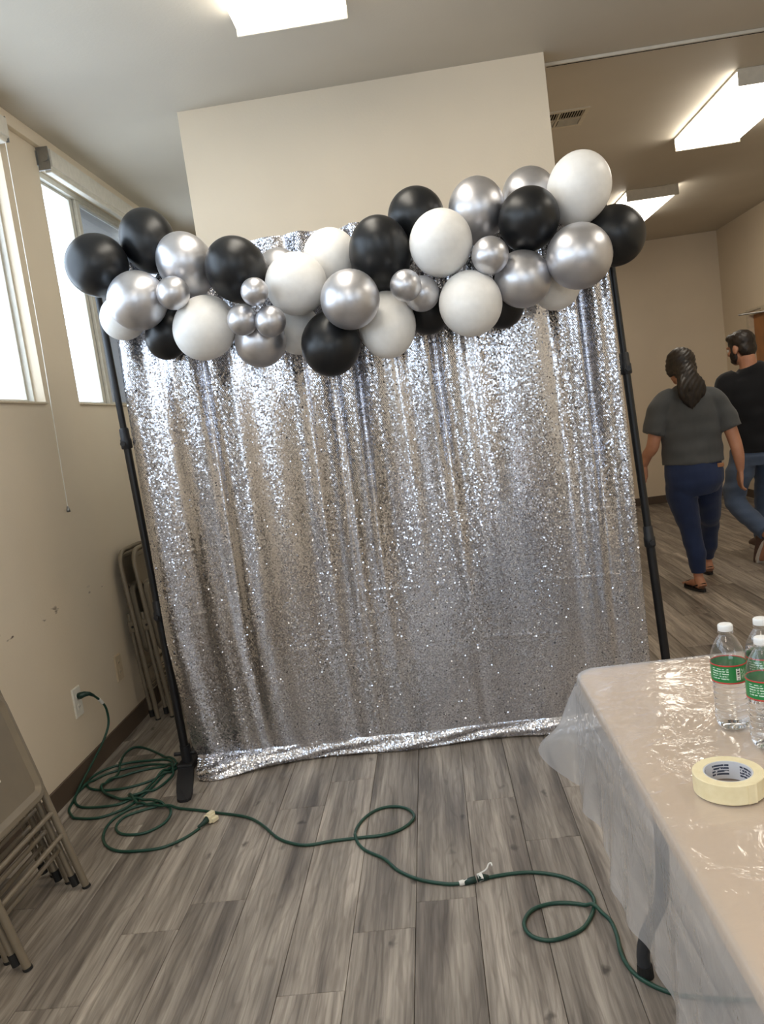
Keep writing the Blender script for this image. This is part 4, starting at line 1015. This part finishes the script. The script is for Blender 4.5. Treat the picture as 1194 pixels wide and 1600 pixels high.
def tape_roll():
    c = (0.430, 1.312, TZ+0.0048)
    t = empty('tape_roll', c); tag(t, 'roll of cream masking tape lying flat on the table', 'tape')
    ro, ri, h = 0.0570, 0.0395, 0.033
    bm = bmesh.new(); lathe(bm, [(ri, 0.0006), (ro-0.001, 0.0), (ro, 0.001), (ro, h-0.001), (ro-0.001, h), (ri, h-0.0004)], 72, closed=True)
    m, nt, b = mat('cream_masking_tape'); tc = N(nt, 'ShaderNodeTexCoord')
    gr = N(nt, 'ShaderNodeTexGradient', gradient_type='SPHERICAL'); n = N(nt, 'ShaderNodeTexNoise', i_Scale=60.0); nt.links.new(tc.outputs['Object'], n.inputs['Vector'])
    ln = N(nt, 'ShaderNodeVectorMath', operation='LENGTH'); mp = N(nt, 'ShaderNodeMapping'); mp.inputs['Scale'].default_value = (1, 1, 0); nt.links.new(tc.outputs['Object'], mp.inputs[0]); nt.links.new(mp.outputs[0], ln.inputs[0])
    ml = N(nt, 'ShaderNodeMath', operation='MULTIPLY', i_1=2600.0); nt.links.new(ln.outputs['Value'], ml.inputs[0]); sn = N(nt, 'ShaderNodeMath', operation='SINE'); nt.links.new(ml.outputs[0], sn.inputs[0])
    c0 = ramp(nt, n.outputs[0], [(0.3, lin(236, 220, 178)), (0.7, lin(244, 230, 192))]); c1 = ramp(nt, sn.outputs[0], [(0.0, lin(240, 240, 236)), (0.8, (1, 1, 1, 1))])
    nt.links.new(mixc(nt, 0.6, c0, c1, 'MULTIPLY'), b.inputs['Base Color']); b.inputs['Roughness'].default_value = 0.55
    smooth_by_angle(obj('tape', bm, m, t))
    # printed cardboard core
    m, nt, b = mat('printed_core'); uv = N(nt, 'ShaderNodeUVMap'); br = N(nt, 'ShaderNodeTexBrick', i_Scale=1.0)
    sep = N(nt, 'ShaderNodeSeparateXYZ'); nt.links.new(uv.outputs[0], sep.inputs[0])
    def op(o, a, bb=None):
        n = N(nt, 'ShaderNodeMath', operation=o)
        for i, v in enumerate((a, bb)):
            if v is None: continue
            if isinstance(v, (int, float)): n.inputs[i].default_value = v
            else: nt.links.new(v, n.inputs[i])
        return n.outputs[0]
    nz = N(nt, 'ShaderNodeTexNoise', i_Scale=1.0); mp = N(nt, 'ShaderNodeMapping'); mp.inputs['Scale'].default_value = (55, 6, 1); nt.links.new(uv.outputs[0], mp.inputs[0]); nt.links.new(mp.outputs[0], nz.inputs['Vector'])
    row = op('GREATER_THAN', op('FRACT', op('MULTIPLY', sep.outputs[1], 6.0)), 0.35)
    blk = op('GREATER_THAN', op('SINE', op('MULTIPLY', sep.outputs[0], 31.0)), -0.35)
    ink = op('MULTIPLY', op('MULTIPLY', row, blk), op('GREATER_THAN', nz.outputs[0], 0.40))
    inb = op('MULTIPLY', op('GREATER_THAN', sep.outputs[1], 0.2), op('LESS_THAN', sep.outputs[1], 0.86)); ink = op('MULTIPLY', ink, inb)
    nt.links.new(mixc(nt, ink, lin(208, 208, 212), lin(60, 66, 84)), b.inputs['Base Color']); b.inputs['Roughness'].default_value = 0.6
    nt.nodes.remove(br)
    me = bpy.data.meshes.new('core'); n = 72; vs = []; fs = []
    for k in range(n+1):
        a = 2*math.pi*k/n
        for (r, z) in ((ri-0.0002, 0.0008), (ri-0.0002, h-0.0008), (ri-0.0022, h-0.0008), (ri-0.0022, 0.0008)): vs.append((r*math.cos(a), r*math.sin(a), z))
    for k in range(n):
        for q in range(4): fs.append((4*k+q, 4*k+(q+1) % 4, 4*k+4+(q+1) % 4, 4*k+4+q))
    me.from_pydata(vs, [], fs); uvl = me.uv_layers.new(name='UVMap')
    for p in me.polygons:
        for li in p.loop_indices:
            vi = me.loops[li].vertex_index; uvl.data[li].uv = ((vi//4)/n, 1.0 if vi % 4 in (1, 2) else 0.0)
    obj('core', me, m, t)
    # loose end of the tape
    bm = boxes((ro-0.0002, ro+0.0006, -0.004, 0.012, 0.0005, h-0.0005)); o = obj('tape_end', bm, m if False else bpy.data.materials['cream_masking_tape'], t); o.rotation_euler = (0, 0, R(-75))
tape_roll()

# ------------------------------------------------------------------ people
def fused(name, build, voxel, smooth, material, parent, noise=None):
    """overlapping limbs fused into one continuous skin"""
    bm = bmesh.new(); build(bm); bmesh.ops.recalc_face_normals(bm, faces=bm.faces)
    me = bpy.data.meshes.new('tmp'); bm.to_mesh(me); bm.free()
    o = bpy.data.objects.new('tmp', me); COL.objects.link(o)
    m = o.modifiers.new('r', 'REMESH'); m.mode = 'VOXEL'; m.voxel_size = voxel
    m = o.modifiers.new('s', 'SMOOTH'); m.factor = 0.5; m.iterations = smooth
    dg = bpy.context.evaluated_depsgraph_get(); ev = o.evaluated_get(dg)
    out = bpy.data.meshes.new_from_object(ev); bpy.data.objects.remove(o); bpy.data.meshes.remove(me)
    out.name = name; out.materials.clear()
    if noise:
        n = len(out.vertices); co = np.empty(n*3); out.vertices.foreach_get('co', co); nr = np.empty(n*3); out.vertices.foreach_get('normal', nr)
        co = co.reshape(-1, 3); nr = nr.reshape(-1, 3); co = co+nr*noise(co)[:, None]; out.vertices.foreach_set('co', co.ravel()); out.update()
    return obj(name, out, material, parent, True)

def limb(bm, pts, rad, seg=14, n=5, ref=(1, 0, 0)):
    P = catmull(pts, n); k = len(pts)-1; rr = []
    for i in range(len(P)):
        f = i/n; a = min(int(f), k-1); t = f-a
        q0, q1 = rad[a], rad[a+1]
        q0 = q0 if isinstance(q0, tuple) else (q0, q0); q1 = q1 if isinstance(q1, tuple) else (q1, q1)
        t = t*t*(3-2*t)
        rr.append((q0[0]+(q1[0]-q0[0])*t, q0[1]+(q1[1]-q0[1])*t))
    tube(bm, P, rr, seg, ref=ref)

def hand(bm, wrist, tip, side, curl=0.5, size=1.0):
    """palm plus five separate bent fingers; side = +1 when the thumb points to +X of the hand frame"""
    W, T = Vector(wrist), Vector(tip); d = (T-W).normalized()
    across = Vector((0, 1, 0)); across = (across-d*across.dot(d)).normalized()     # finger row runs front to back
    nrm = d.cross(across)*side
    pl = 0.085*size
    for k in range(5):
        f = k/4
        limb(bm, [W-d*0.01, W+d*pl*0.5+across*(f-0.5)*0.045*size, W+d*pl+across*(f-0.5)*0.068*size], [0.018, 0.015, 0.0115], 8, 3)
    for k, ln in enumerate((0.062, 0.075, 0.080, 0.070)):
        b = W+d*pl+across*((0.5-k/3.0)*0.062*size); c = curl*(0.8+0.1*k)
        p1 = b+(d*math.cos(c*0.4)+nrm*math.sin(c*0.4))*ln*0.45*size
        p2 = p1+(d*math.cos(c*1.1)+nrm*math.sin(c*1.1))*ln*0.32*size
        p3 = p2+(d*math.cos(c*1.8)+nrm*math.sin(c*1.8))*ln*0.25*size
        limb(bm, [b-d*0.01, p1, p2, p3], [0.0098, 0.009, 0.0082, 0.007], 8, 3)
    b = W+d*pl*0.28+across*0.028*size
    limb(bm, [b, b+d*0.03+across*0.022+nrm*0.008, b+d*0.058+across*0.026+nrm*0.016], [0.013, 0.0105, 0.008], 8, 3)

def cloth(name, col, rough=0.85, weave=500, var=0.1, wash=None):
    m, nt, b = mat(name); tc = N(nt, 'ShaderNodeTexCoord')
    n = N(nt, 'ShaderNodeTexNoise', i_Scale=7.0, i_Detail=4.0); nt.links.new(tc.outputs['Object'], n.inputs['Vector'])
    c = ramp(nt, n.outputs[0], [(0.3, tuple(v*(1-var) for v in col[:3])+(1,)), (0.7, tuple(min(1, v*(1+var)) for v in col[:3])+(1,))])
    if wash:
        n3 = N(nt, 'ShaderNodeTexNoise', i_Scale=3.0, i_Detail=2.0); nt.links.new(tc.outputs['Object'], n3.inputs['Vector'])
        f = N(nt, 'ShaderNodeMapRange', i_1=0.45, i_2=0.7); nt.links.new(n3.outputs[0], f.inputs[0]); c = mixc(nt, f.outputs[0], c, wash)
    nt.links.new(c, b.inputs['Base Color']); b.inputs['Roughness'].default_value = rough; b.inputs['Sheen Weight'].default_value = 0.15; b.inputs['Specular IOR Level'].default_value = 0.2
    n2 = N(nt, 'ShaderNodeTexNoise', i_Scale=float(weave)); nt.links.new(tc.outputs['Object'], n2.inputs['Vector'])
    bp = N(nt, 'ShaderNodeBump', i_Strength=0.3, i_Distance=0.001); nt.links.new(n2.outputs[0], bp.inputs['Height']); nt.links.new(bp.outputs[0], b.inputs['Normal'])
    return m
def skin_mat():
    m, nt, b = mat('skin'); tc = N(nt, 'ShaderNodeTexCoord'); n = N(nt, 'ShaderNodeTexNoise', i_Scale=14.0, i_Detail=3.0); nt.links.new(tc.outputs['Object'], n.inputs['Vector'])
    nt.links.new(ramp(nt, n.outputs[0], [(0.3, lin(176, 124, 98)), (0.7, lin(192, 140, 112))]), b.inputs['Base Color']); b.inputs['Roughness'].default_value = 0.5
    b.inputs['Subsurface Weight'].default_value = 0.08; b.inputs['Subsurface Radius'].default_value = (0.02, 0.008, 0.005)
    return m
def hair_mat():
    m, nt, b = mat('dark_hair'); tc = N(nt, 'ShaderNodeTexCoord'); mp = N(nt, 'ShaderNodeMapping'); mp.inputs['Scale'].default_value = (90, 90, 6); nt.links.new(tc.outputs['Object'], mp.inputs[0])
    n = N(nt, 'ShaderNodeTexNoise', i_Scale=1.0, i_Detail=3.0); nt.links.new(mp.outputs[0], n.inputs['Vector'])
    nt.links.new(ramp(nt, n.outputs[0], [(0.3, lin(18, 14, 12)), (0.7, lin(46, 36, 30))]), b.inputs['Base Color']); b.inputs['Roughness'].default_value = 0.45
    bp = N(nt, 'ShaderNodeBump', i_Strength=0.5, i_Distance=0.003); nt.links.new(n.outputs[0], bp.inputs['Height']); nt.links.new(bp.outputs[0], b.inputs['Normal'])
    return m
M['skin'] = skin_mat(); M['hair'] = hair_mat()
M['eye'] = simple('eye_white', lin(230, 226, 220), 0.2); M['iris'] = simple('dark_iris', lin(40, 26, 20), 0.15)

def face(bm, c, rot, s=1.0, jaw=1.0):
    """skull, jaw, nose, brow, lips and ears around head centre c; the face looks along local +Y"""
    def p(x, y, z): return Vector(c)+rot @ (Vector((x, y, z))*s)
    def E(x, y, z, a, b, d): ellipsoid(bm, p(x, y, z), (a*s, b*s, d*s), 18, 12, rot)
    E(0, -0.008, 0.025, 0.076, 0.094, 0.088); E(0, 0.025, -0.045, 0.058*jaw, 0.062, 0.066); E(0, 0.060, -0.085, 0.028*jaw, 0.026, 0.024)
    E(0, 0.082, 0.022, 0.052, 0.014, 0.014)
    limb(bm, [p(0, 0.088, 0.012), p(0, 0.100, -0.012), p(0, 0.112, -0.030)], [0.007*s, 0.009*s, 0.012*s], 10, 3)
    E(0.011, 0.098, -0.033, 0.008, 0.010, 0.007); E(-0.011, 0.098, -0.033, 0.008, 0.010, 0.007)
    E(0, 0.088, -0.057, 0.024, 0.010, 0.006); E(0, 0.086, -0.067, 0.020, 0.010, 0.007)
    E(0.036, 0.066, -0.022, 0.022, 0.020, 0.020); E(-0.036, 0.066, -0.022, 0.022, 0.020, 0.020)
    for q in (-1, 1): E(q*0.078, -0.004, -0.010, 0.010, 0.020, 0.032)
def eyes(parent, c, rot, s=1.0):
    for q in (-1, 1):
        pos = Vector(c)+rot @ (Vector((q*0.032, 0.080, 0.002))*s)
        bm = bmesh.new(); ellipsoid(bm, pos, (0.0125*s,)*3, 14, 10); e = obj('eye', bm, M['eye'], parent, True)
        bm = bmesh.new(); ellipsoid(bm, pos+rot @ Vector((0, 0.0085*s, 0)), (0.006*s,)*3, 10, 8); obj('iris', bm, M['iris'], e, True)

def folds(seed, amp, fz=30, fx=18):
    g = np.random.default_rng(seed); ph = g.uniform(0, 6.28, 6)
    return lambda co: amp*(np.sin(fx*co[:, 0]+fz*co[:, 2]*0.7+ph[0]+2*np.sin(7*co[:, 2]+ph[1]))+0.7*np.sin(-fx*1.4*co[:, 0]+fz*co[:, 2]+ph[2]+1.5*np.sin(9*co[:, 0]+ph[3]))+0.5*np.sin(fz*2*co[:, 2]+11*co[:, 1]+ph[4]))

def woman():
    o0 = Vector((1.75, 5.5, 0)); t = empty('person', o0)
    tag(t, 'person in grey T-shirt and blue jeans walking away, long dark ponytail', 'person')
    V = lambda x, y, z: Vector((x, y, z))-o0
    hc = V(1.727, 5.515, 1.520); hr = Matrix.Rotation(R(14), 3, 'Z') @ Matrix.Rotation(R(-6), 3, 'X')
    wl, tl = V(1.452, 5.58, 0.895), V(1.458, 5.62, 0.72); wr, tr = V(2.022, 5.40, 0.800), V(2.010, 5.43, 0.62)
    al, ar = V(1.712, 5.47, 0.085), V(1.930, 5.93, 0.085)
    def body(bm):
        face(bm, hc, hr, 0.98)
        limb(bm, [V(1.735, 5.49, 1.47), V(1.742, 5.475, 1.39), V(1.745, 5.47, 1.33)], [0.052, 0.054, 0.07])
        limb(bm, [V(1.748, 5.48, 1.36), V(1.75, 5.48, 1.28), V(1.75, 5.48, 1.10), V(1.75, 5.49, 0.95), V(1.745, 5.49, 0.83), V(1.745, 5.5, 0.74)], [(0.10, 0.06), (0.165, 0.085), (0.160, 0.095), (0.15, 0.10), (0.172, 0.11), (0.15, 0.10)], 20)
        limb(bm, [V(1.60, 5.48, 1.31), V(1.545, 5.475, 1.24), V(1.492, 5.47, 1.03), V(1.462, 5.53, 0.96), wl], [0.055, 0.052, 0.042, 0.036, 0.025])
        limb(bm, [V(1.90, 5.48, 1.30), V(1.955, 5.465, 1.22), V(2.000, 5.42, 1.02), V(2.015, 5.40, 0.91), wr], [0.055, 0.052, 0.042, 0.038, 0.025])
        hand(bm, wl, tl, -1, 0.6, 0.95); hand(bm, wr, tr, 1, 0.6, 0.95)
        limb(bm, [V(1.665, 5.5, 0.80), V(1.68, 5.505, 0.60), V(1.70, 5.505, 0.42), V(1.711, 5.482, 0.25), al], [0.075, 0.066, 0.048, 0.040, 0.031])
        limb(bm, [V(1.83, 5.52, 0.80), V(1.865, 5.62, 0.60), V(1.898, 5.715, 0.43), V(1.920, 5.83, 0.26), ar], [0.075, 0.066, 0.045, 0.036, 0.031])
        for a, yaw in ((al, 12), (ar, -4)):
            q = Matrix.Rotation(R(yaw), 3, 'Z')
            limb(bm, [a, a+q @ Vector((0, -0.035, -0.045)), a+q @ Vector((0, -0.04, -0.052))], [0.034, 0.034, 0.030])
            limb(bm, [a+q @ Vector((0, -0.03, -0.045)), a+q @ Vector((0, 0.05, -0.040)), a+q @ Vector((0, 0.13, -0.052)), a+q @ Vector((0, 0.15, -0.055))], [(0.032, 0.028), (0.034, 0.028), (0.040, 0.014), (0.034, 0.010)])
            for k in range(5):
                b = a+q @ Vector((-0.030+0.015*k, 0.145-0.004*abs(k-1), -0.056)); limb(bm, [b, b+q @ Vector((0, 0.022, 0)), b+q @ Vector((0, 0.032, -0.003))], [0.009, 0.0085, 0.006], 8, 2)
    bd = fused('body', body, 0.0055, 4, M['skin'], t); eyes(t, hc, hr, 0.98)
    def shirt(bm):
        limb(bm, [V(1.745, 5.472, 1.405), V(1.748, 5.475, 1.365), V(1.75, 5.478, 1.30), V(1.75, 5.48, 1.20), V(1.75, 5.485, 1.05), V(1.75, 5.49, 0.95), V(1.748, 5.492, 0.875)], [(0.070, 0.065), (0.12, 0.078), (0.195, 0.098), (0.205, 0.115), (0.196, 0.120), (0.198, 0.128), (0.206, 0.134)], 28)
        limb(bm, [V(1.66, 5.477, 1.335), V(1.585, 5.477, 1.295), V(1.530, 5.475, 1.20), V(1.497, 5.472, 1.10)], [0.060, 0.075, 0.072, 0.074], 16)
        limb(bm, [V(1.84, 5.477, 1.325), V(1.915, 5.475, 1.28), V(1.970, 5.460, 1.185), V(2.000, 5.44, 1.075)], [0.060, 0.075, 0.072, 0.074], 16)
    fused('t_shirt', shirt, 0.009, 4, cloth('charcoal_grey_jersey', lin(80, 82, 84), weave=700), t, folds(3, 0.0035))
    def jeans(bm):
        limb(bm, [V(1.748, 5.49, 0.915), V(1.746, 5.485, 0.83), V(1.745, 5.475, 0.76), V(1.748, 5.49, 0.68)], [(0.178, 0.115), (0.192, 0.135), (0.192, 0.140), (0.15, 0.11)], 26)
        limb(bm, [V(1.655, 5.49, 0.80), V(1.660, 5.495, 0.66), V(1.685, 5.505, 0.50), V(1.700, 5.505, 0.40), V(1.712, 5.48, 0.27), V(1.716, 5.472, 0.125)], [(0.098, 0.118), (0.102, 0.105), (0.080, 0.082), (0.068, 0.070), (0.064, 0.066), (0.048, 0.050)], 18)
        limb(bm, [V(1.845, 5.50, 0.80), V(1.850, 5.56, 0.66), V(1.885, 5.66, 0.50), V(1.905, 5.74, 0.42), V(1.922, 5.83, 0.27), V(1.932, 5.92, 0.135)], [(0.092, 0.115), (0.094, 0.100), (0.078, 0.080), (0.066, 0.068), (0.060, 0.064), (0.046, 0.050)], 18)
    j = fused('jeans', jeans, 0.008, 4, cloth('blue_denim', lin(40, 52, 84), weave=900, var=0.15), t, folds(5, 0.0022, 40, 12))
    def curved_patch(name, x0, x1, z0, z1, yy, m):
        bm = bmesh.new(); box(bm, x0-o0.x, x1-o0.x, yy-0.008-o0.y, yy-o0.y, z0, z1, 0.003); return obj(name, bm, m, j)
    curved_patch('leather_patch', 1.872, 1.915, 0.835, 0.862, 5.393, simple('tan_leather', lin(160, 112, 76), 0.6))
    def hair(bm):
        def p(x, y, z): return hc+hr @ Vector((x, y, z))
        ellipsoid(bm, p(0, -0.018, 0.038), (0.093, 0.098, 0.090), 22, 16, hr)
        ellipsoid(bm, p(0, -0.052, -0.020), (0.084, 0.062, 0.085), 20, 14, hr)
        for q in (-1, 1): ellipsoid(bm, p(q*0.074, 0.0, 0.0), (0.020, 0.045, 0.060), 14, 10, hr)
        limb(bm, [p(-0.014, -0.075, 0.0), p(-0.022, -0.105, -0.06), p(-0.024, -0.118, -0.13), p(-0.020, -0.110, -0.19), p(-0.022, -0.102, -0.245), p(-0.024, -0.098, -0.285)], [(0.052, 0.045), (0.066, 0.045), (0.080, 0.044), (0.082, 0.038), (0.056, 0.030), (0.016, 0.012)], 18)
        for k in range(9):
            a = k/8-0.5; w_ = 0.012*math.sin(k*2.3)
            limb(bm, [p(a*0.08-0.022, -0.11, -0.05), p(a*0.15-0.024, -0.145, -0.13), p(a*0.17-0.020+w_, -0.135, -0.19), p(a*0.12-0.022-w_, -0.122, -0.245+0.04*abs(a)), p(a*0.09-0.024, -0.112, -0.30+0.10*abs(a))], [0.014, 0.017, 0.016, 0.012, 0.004], 8, 4)
    hobj = fused('hair', hair, 0.006, 3, M['hair'], t, lambda co: 0.0016*np.sin(160*co[:, 0]+40*np.sin(6*co[:, 2])))
    bm = bmesh.new(); tp = hc+hr @ Vector((-0.016, -0.092, -0.008)); tube(bm, [tp+hr @ Vector((0, 0.014, 0.010)), tp+hr @ Vector((0, -0.010, -0.008))], 0.040, 14); obj('hair_tie', bm, M['black_plastic'], hobj, True)
    # flat sandals
    for a, yaw in ((al, 12), (ar, -4)):
        q = Matrix.Rotation(R(yaw), 3, 'Z'); s0 = Vector((a.x, a.y, 0))
        out = []
        for k in range(28):
            an = 2*math.pi*k/28; y = 0.125*math.sin(an); x = (0.040+0.008*math.sin(an))*math.cos(an); out.append((x, y+0.055))
        bm = bmesh.new(); lo = [bm.verts.new(s0+q @ Vector((x, y, 0.001))) for x, y in out]; hi = [bm.verts.new(s0+q @ Vector((x, y, 0.020))) for x, y in out]
        for k in range(28): bm.faces.new((lo[k], lo[(k+1) % 28], hi[(k+1) % 28], hi[k]))
        bm.faces.new(lo[::-1]); bm.faces.new(hi); s = obj('sandal', bm, M['black_plastic'], t)
        bm = bmesh.new(); tube(bm, [s0+q @ Vector((0.044*math.cos(b), 0.115+0.01*math.sin(b), 0.014+0.036*math.sin(b))) for b in (R(v) for v in range(0, 181, 15))], (0.004), 8); 
        tube(bm, [s0+q @ Vector((0.040*math.cos(b), 0.015-0.075*math.sin(b), 0.03+0.030*math.sin(b))) for b in (R(v) for v in range(0, 181, 15))], 0.004, 8)
        obj('strap', bm, M['rubber'], s)
woman()

def man():
    o0 = Vector((2.42, 6.15, 0)); t = empty('person', o0)
    tag(t, 'person in black T-shirt and faded jeans walking away, cut off by right edge', 'person')
    V = lambda x, y, z: Vector((x, y, z))-o0
    hc = V(2.368, 6.12, 1.605); hr = Matrix.Rotation(R(32), 3, 'Z') @ Matrix.Rotation(R(-8), 3, 'X')
    wl, tl = V(2.22, 6.36, 0.98), V(2.24, 6.50, 0.90); wr, tr = V(2.70, 6.05, 0.86), V(2.71, 6.03, 0.68)
    al, ar = V(2.395, 5.93, 0.215), V(2.560, 6.52, 0.085)
    def body(bm):
        face(bm, hc, hr, 1.04, 1.12)
        limb(bm, [V(2.385, 6.09, 1.55), V(2.395, 6.085, 1.48), V(2.405, 6.09, 1.40)], [0.060, 0.062, 0.085])
        limb(bm, [V(2.41, 6.10, 1.43), V(2.42, 6.10, 1.35), V(2.42, 6.11, 1.15), V(2.43, 6.12, 1.0), V(2.43, 6.13, 0.88), V(2.43, 6.14, 0.78)], [(0.11, 0.07), (0.19, 0.10), (0.18, 0.11), (0.16, 0.10), (0.165, 0.105), (0.15, 0.10)], 20)
        limb(bm, [V(2.25, 6.10, 1.37), V(2.205, 6.10, 1.28), V(2.185, 6.12, 1.10), V(2.20, 6.25, 1.03), wl], [0.062, 0.056, 0.045, 0.040, 0.028])
        limb(bm, [V(2.60, 6.10, 1.36), V(2.65, 6.10, 1.27), V(2.69, 6.07, 1.08), V(2.70, 6.06, 0.97), wr], [0.062, 0.056, 0.045, 0.040, 0.028])
        hand(bm, wl, tl, -1, 0.7, 1.05); hand(bm, wr, tr, 1, 0.7, 1.05)
        limb(bm, [V(2.345, 6.15, 0.84), V(2.300, 6.21, 0.66), V(2.275, 6.26, 0.48), V(2.33, 6.12, 0.34), al], [0.088, 0.080, 0.058, 0.050, 0.036])
        limb(bm, [V(2.515, 6.15, 0.84), V(2.535, 6.26, 0.66), V(2.55, 6.37, 0.47), V(2.557, 6.44, 0.27), ar], [0.088, 0.080, 0.058, 0.050, 0.036])
        limb(bm, [al, V(2.385, 5.99, 0.12), V(2.372, 6.05, 0.045), V(2.37, 6.09, 0.03)], [0.034, 0.034, 0.030, 0.02])
        limb(bm, [ar, V(2.56, 6.56, 0.05), V(2.562, 6.66, 0.035), V(2.562, 6.72, 0.03)], [0.034, 0.036, 0.030, 0.02])
    fused('body', body, 0.006, 4, M['skin'], t); eyes(t, hc, hr, 1.04)
    def shirt(bm):
        limb(bm, [V(2.400, 6.088, 1.475), V(2.41, 6.09, 1.435), V(2.42, 6.095, 1.37), V(2.422, 6.10, 1.25), V(2.425, 6.11, 1.08), V(2.43, 6.12, 0.95), V(2.43, 6.125, 0.835)], [(0.080, 0.075), (0.13, 0.088), (0.215, 0.112), (0.222, 0.128), (0.200, 0.125), (0.190, 0.125), (0.192, 0.130)], 28)
        limb(bm, [V(2.31, 6.098, 1.405), V(2.235, 6.10, 1.355), V(2.205, 6.10, 1.26), V(2.196, 6.11, 1.165)], [0.066, 0.080, 0.074, 0.072], 16)
        limb(bm, [V(2.53, 6.098, 1.40), V(2.615, 6.10, 1.345), V(2.655, 6.095, 1.25), V(2.675, 6.08, 1.15)], [0.066, 0.080, 0.074, 0.072], 16)
    fused('t_shirt', shirt, 0.009, 4, cloth('black_jersey', lin(24, 25, 29), weave=700), t, folds(8, 0.0035))
    def jeans(bm):
        limb(bm, [V(2.43, 6.13, 0.90), V(2.43, 6.13, 0.83), V(2.43, 6.135, 0.74)], [(0.172, 0.112), (0.178, 0.122), (0.15, 0.11)], 26)
        limb(bm, [V(2.345, 6.14, 0.84), V(2.310, 6.19, 0.68), V(2.280, 6.25, 0.52), V(2.285, 6.22, 0.44), V(2.335, 6.10, 0.33), V(2.385, 5.965, 0.245)], [(0.100, 0.112), (0.098, 0.102), (0.082, 0.085), (0.078, 0.080), (0.070, 0.074), (0.066, 0.070)], 18)
        limb(bm, [V(2.52, 6.14, 0.84), V(2.54, 6.25, 0.66), V(2.555, 6.36, 0.48), V(2.56, 6.43, 0.30), V(2.562, 6.50, 0.10)], [(0.100, 0.112), (0.096, 0.100), (0.080, 0.082), (0.072, 0.076), (0.066, 0.070)], 18)
    fused('jeans', jeans, 0.008, 4, cloth('faded_denim', lin(78, 92, 116), weave=900, var=0.15, wash=lin(98, 112, 134)), t, folds(9, 0.003, 46, 10))
    def cap_hair(bm):
        def p(x, y, z): return hc+hr @ Vector((x, y, z))
        ellipsoid(bm, p(0, -0.014, 0.048), (0.088, 0.100, 0.084), 22, 16, hr); ellipsoid(bm, p(0, -0.05, -0.010), (0.080, 0.056, 0.075), 20, 14, hr)
        ellipsoid(bm, p(0, 0.055, 0.088), (0.062, 0.040, 0.036), 18, 12, hr)
        for q in (-1, 1): ellipsoid(bm, p(q*0.079, 0.018, -0.005), (0.010, 0.016, 0.045), 12, 8, hr)
    fused('hair', cap_hair, 0.006, 3, M['hair'], t, lambda co: 0.0014*np.sin(150*co[:, 0])*np.sin(130*co[:, 2]))
    def beard(bm):
        def p(x, y, z): return hc+hr @ Vector((x, y, z))
        ellipsoid(bm, p(0, 0.044, -0.078), (0.062, 0.050, 0.032), 18, 12, hr)
        for q in (-1, 1): ellipsoid(bm, p(q*0.060, 0.030, -0.050), (0.016, 0.034, 0.044), 12, 8, hr)
    fused('beard', beard, 0.006, 3, M['hair'], t)
    # sneakers: upper and pale sole; the rear one stands on its toe
    up = simple('brown_sneaker_upper', lin(92, 70, 62), 0.6); so = simple('pale_sneaker_sole', lin(214, 208, 200), 0.6)
    for rear in (True, False):
        if rear: base = Matrix.Translation(V(2.372, 6.06, 0.020)) @ Matrix.Rotation(R(10), 4, 'Z') @ Matrix.Rotation(R(-58), 4, 'X')
        else: base = Matrix.Translation(V(2.562, 6.66, 0.0)) @ Matrix.Rotation(R(-4), 4, 'Z')
        # local frame: toe joint at the origin, heel along -Y, up +Z
        def upper(bm):
            limb(bm, [(0, -0.20, 0.05), (0, -0.14, 0.06), (0, -0.06, 0.05), (0, 0.02, 0.035), (0, 0.06, 0.028)], [(0.036, 0.045), (0.040, 0.052), (0.043, 0.042), (0.044, 0.030), (0.030, 0.020)], 16)
            limb(bm, [(0, -0.165, 0.06), (0, -0.165, 0.10)], [(0.040, 0.050), (0.042, 0.052)], 16)
            bm.transform(base)
        s = fused('sneaker', upper, 0.007, 3, up, t)
        out = []
        for k in range(32):
            an = 2*math.pi*k/32; y = 0.148*math.sin(an); out.append(((0.042+0.008*math.sin(an))*math.cos(an), y-0.075))
        bm = bmesh.new(); lo = [bm.verts.new((x, y, 0.001)) for x, y in out]; hi = [bm.verts.new((x, y, 0.026)) for x, y in out]
        for k in range(32): bm.faces.new((lo[k], lo[(k+1) % 32], hi[(k+1) % 32], hi[k]))
        bm.faces.new(lo[::-1]); bm.faces.new(hi); bm.transform(base); obj('sole', bm, so, s)
man()
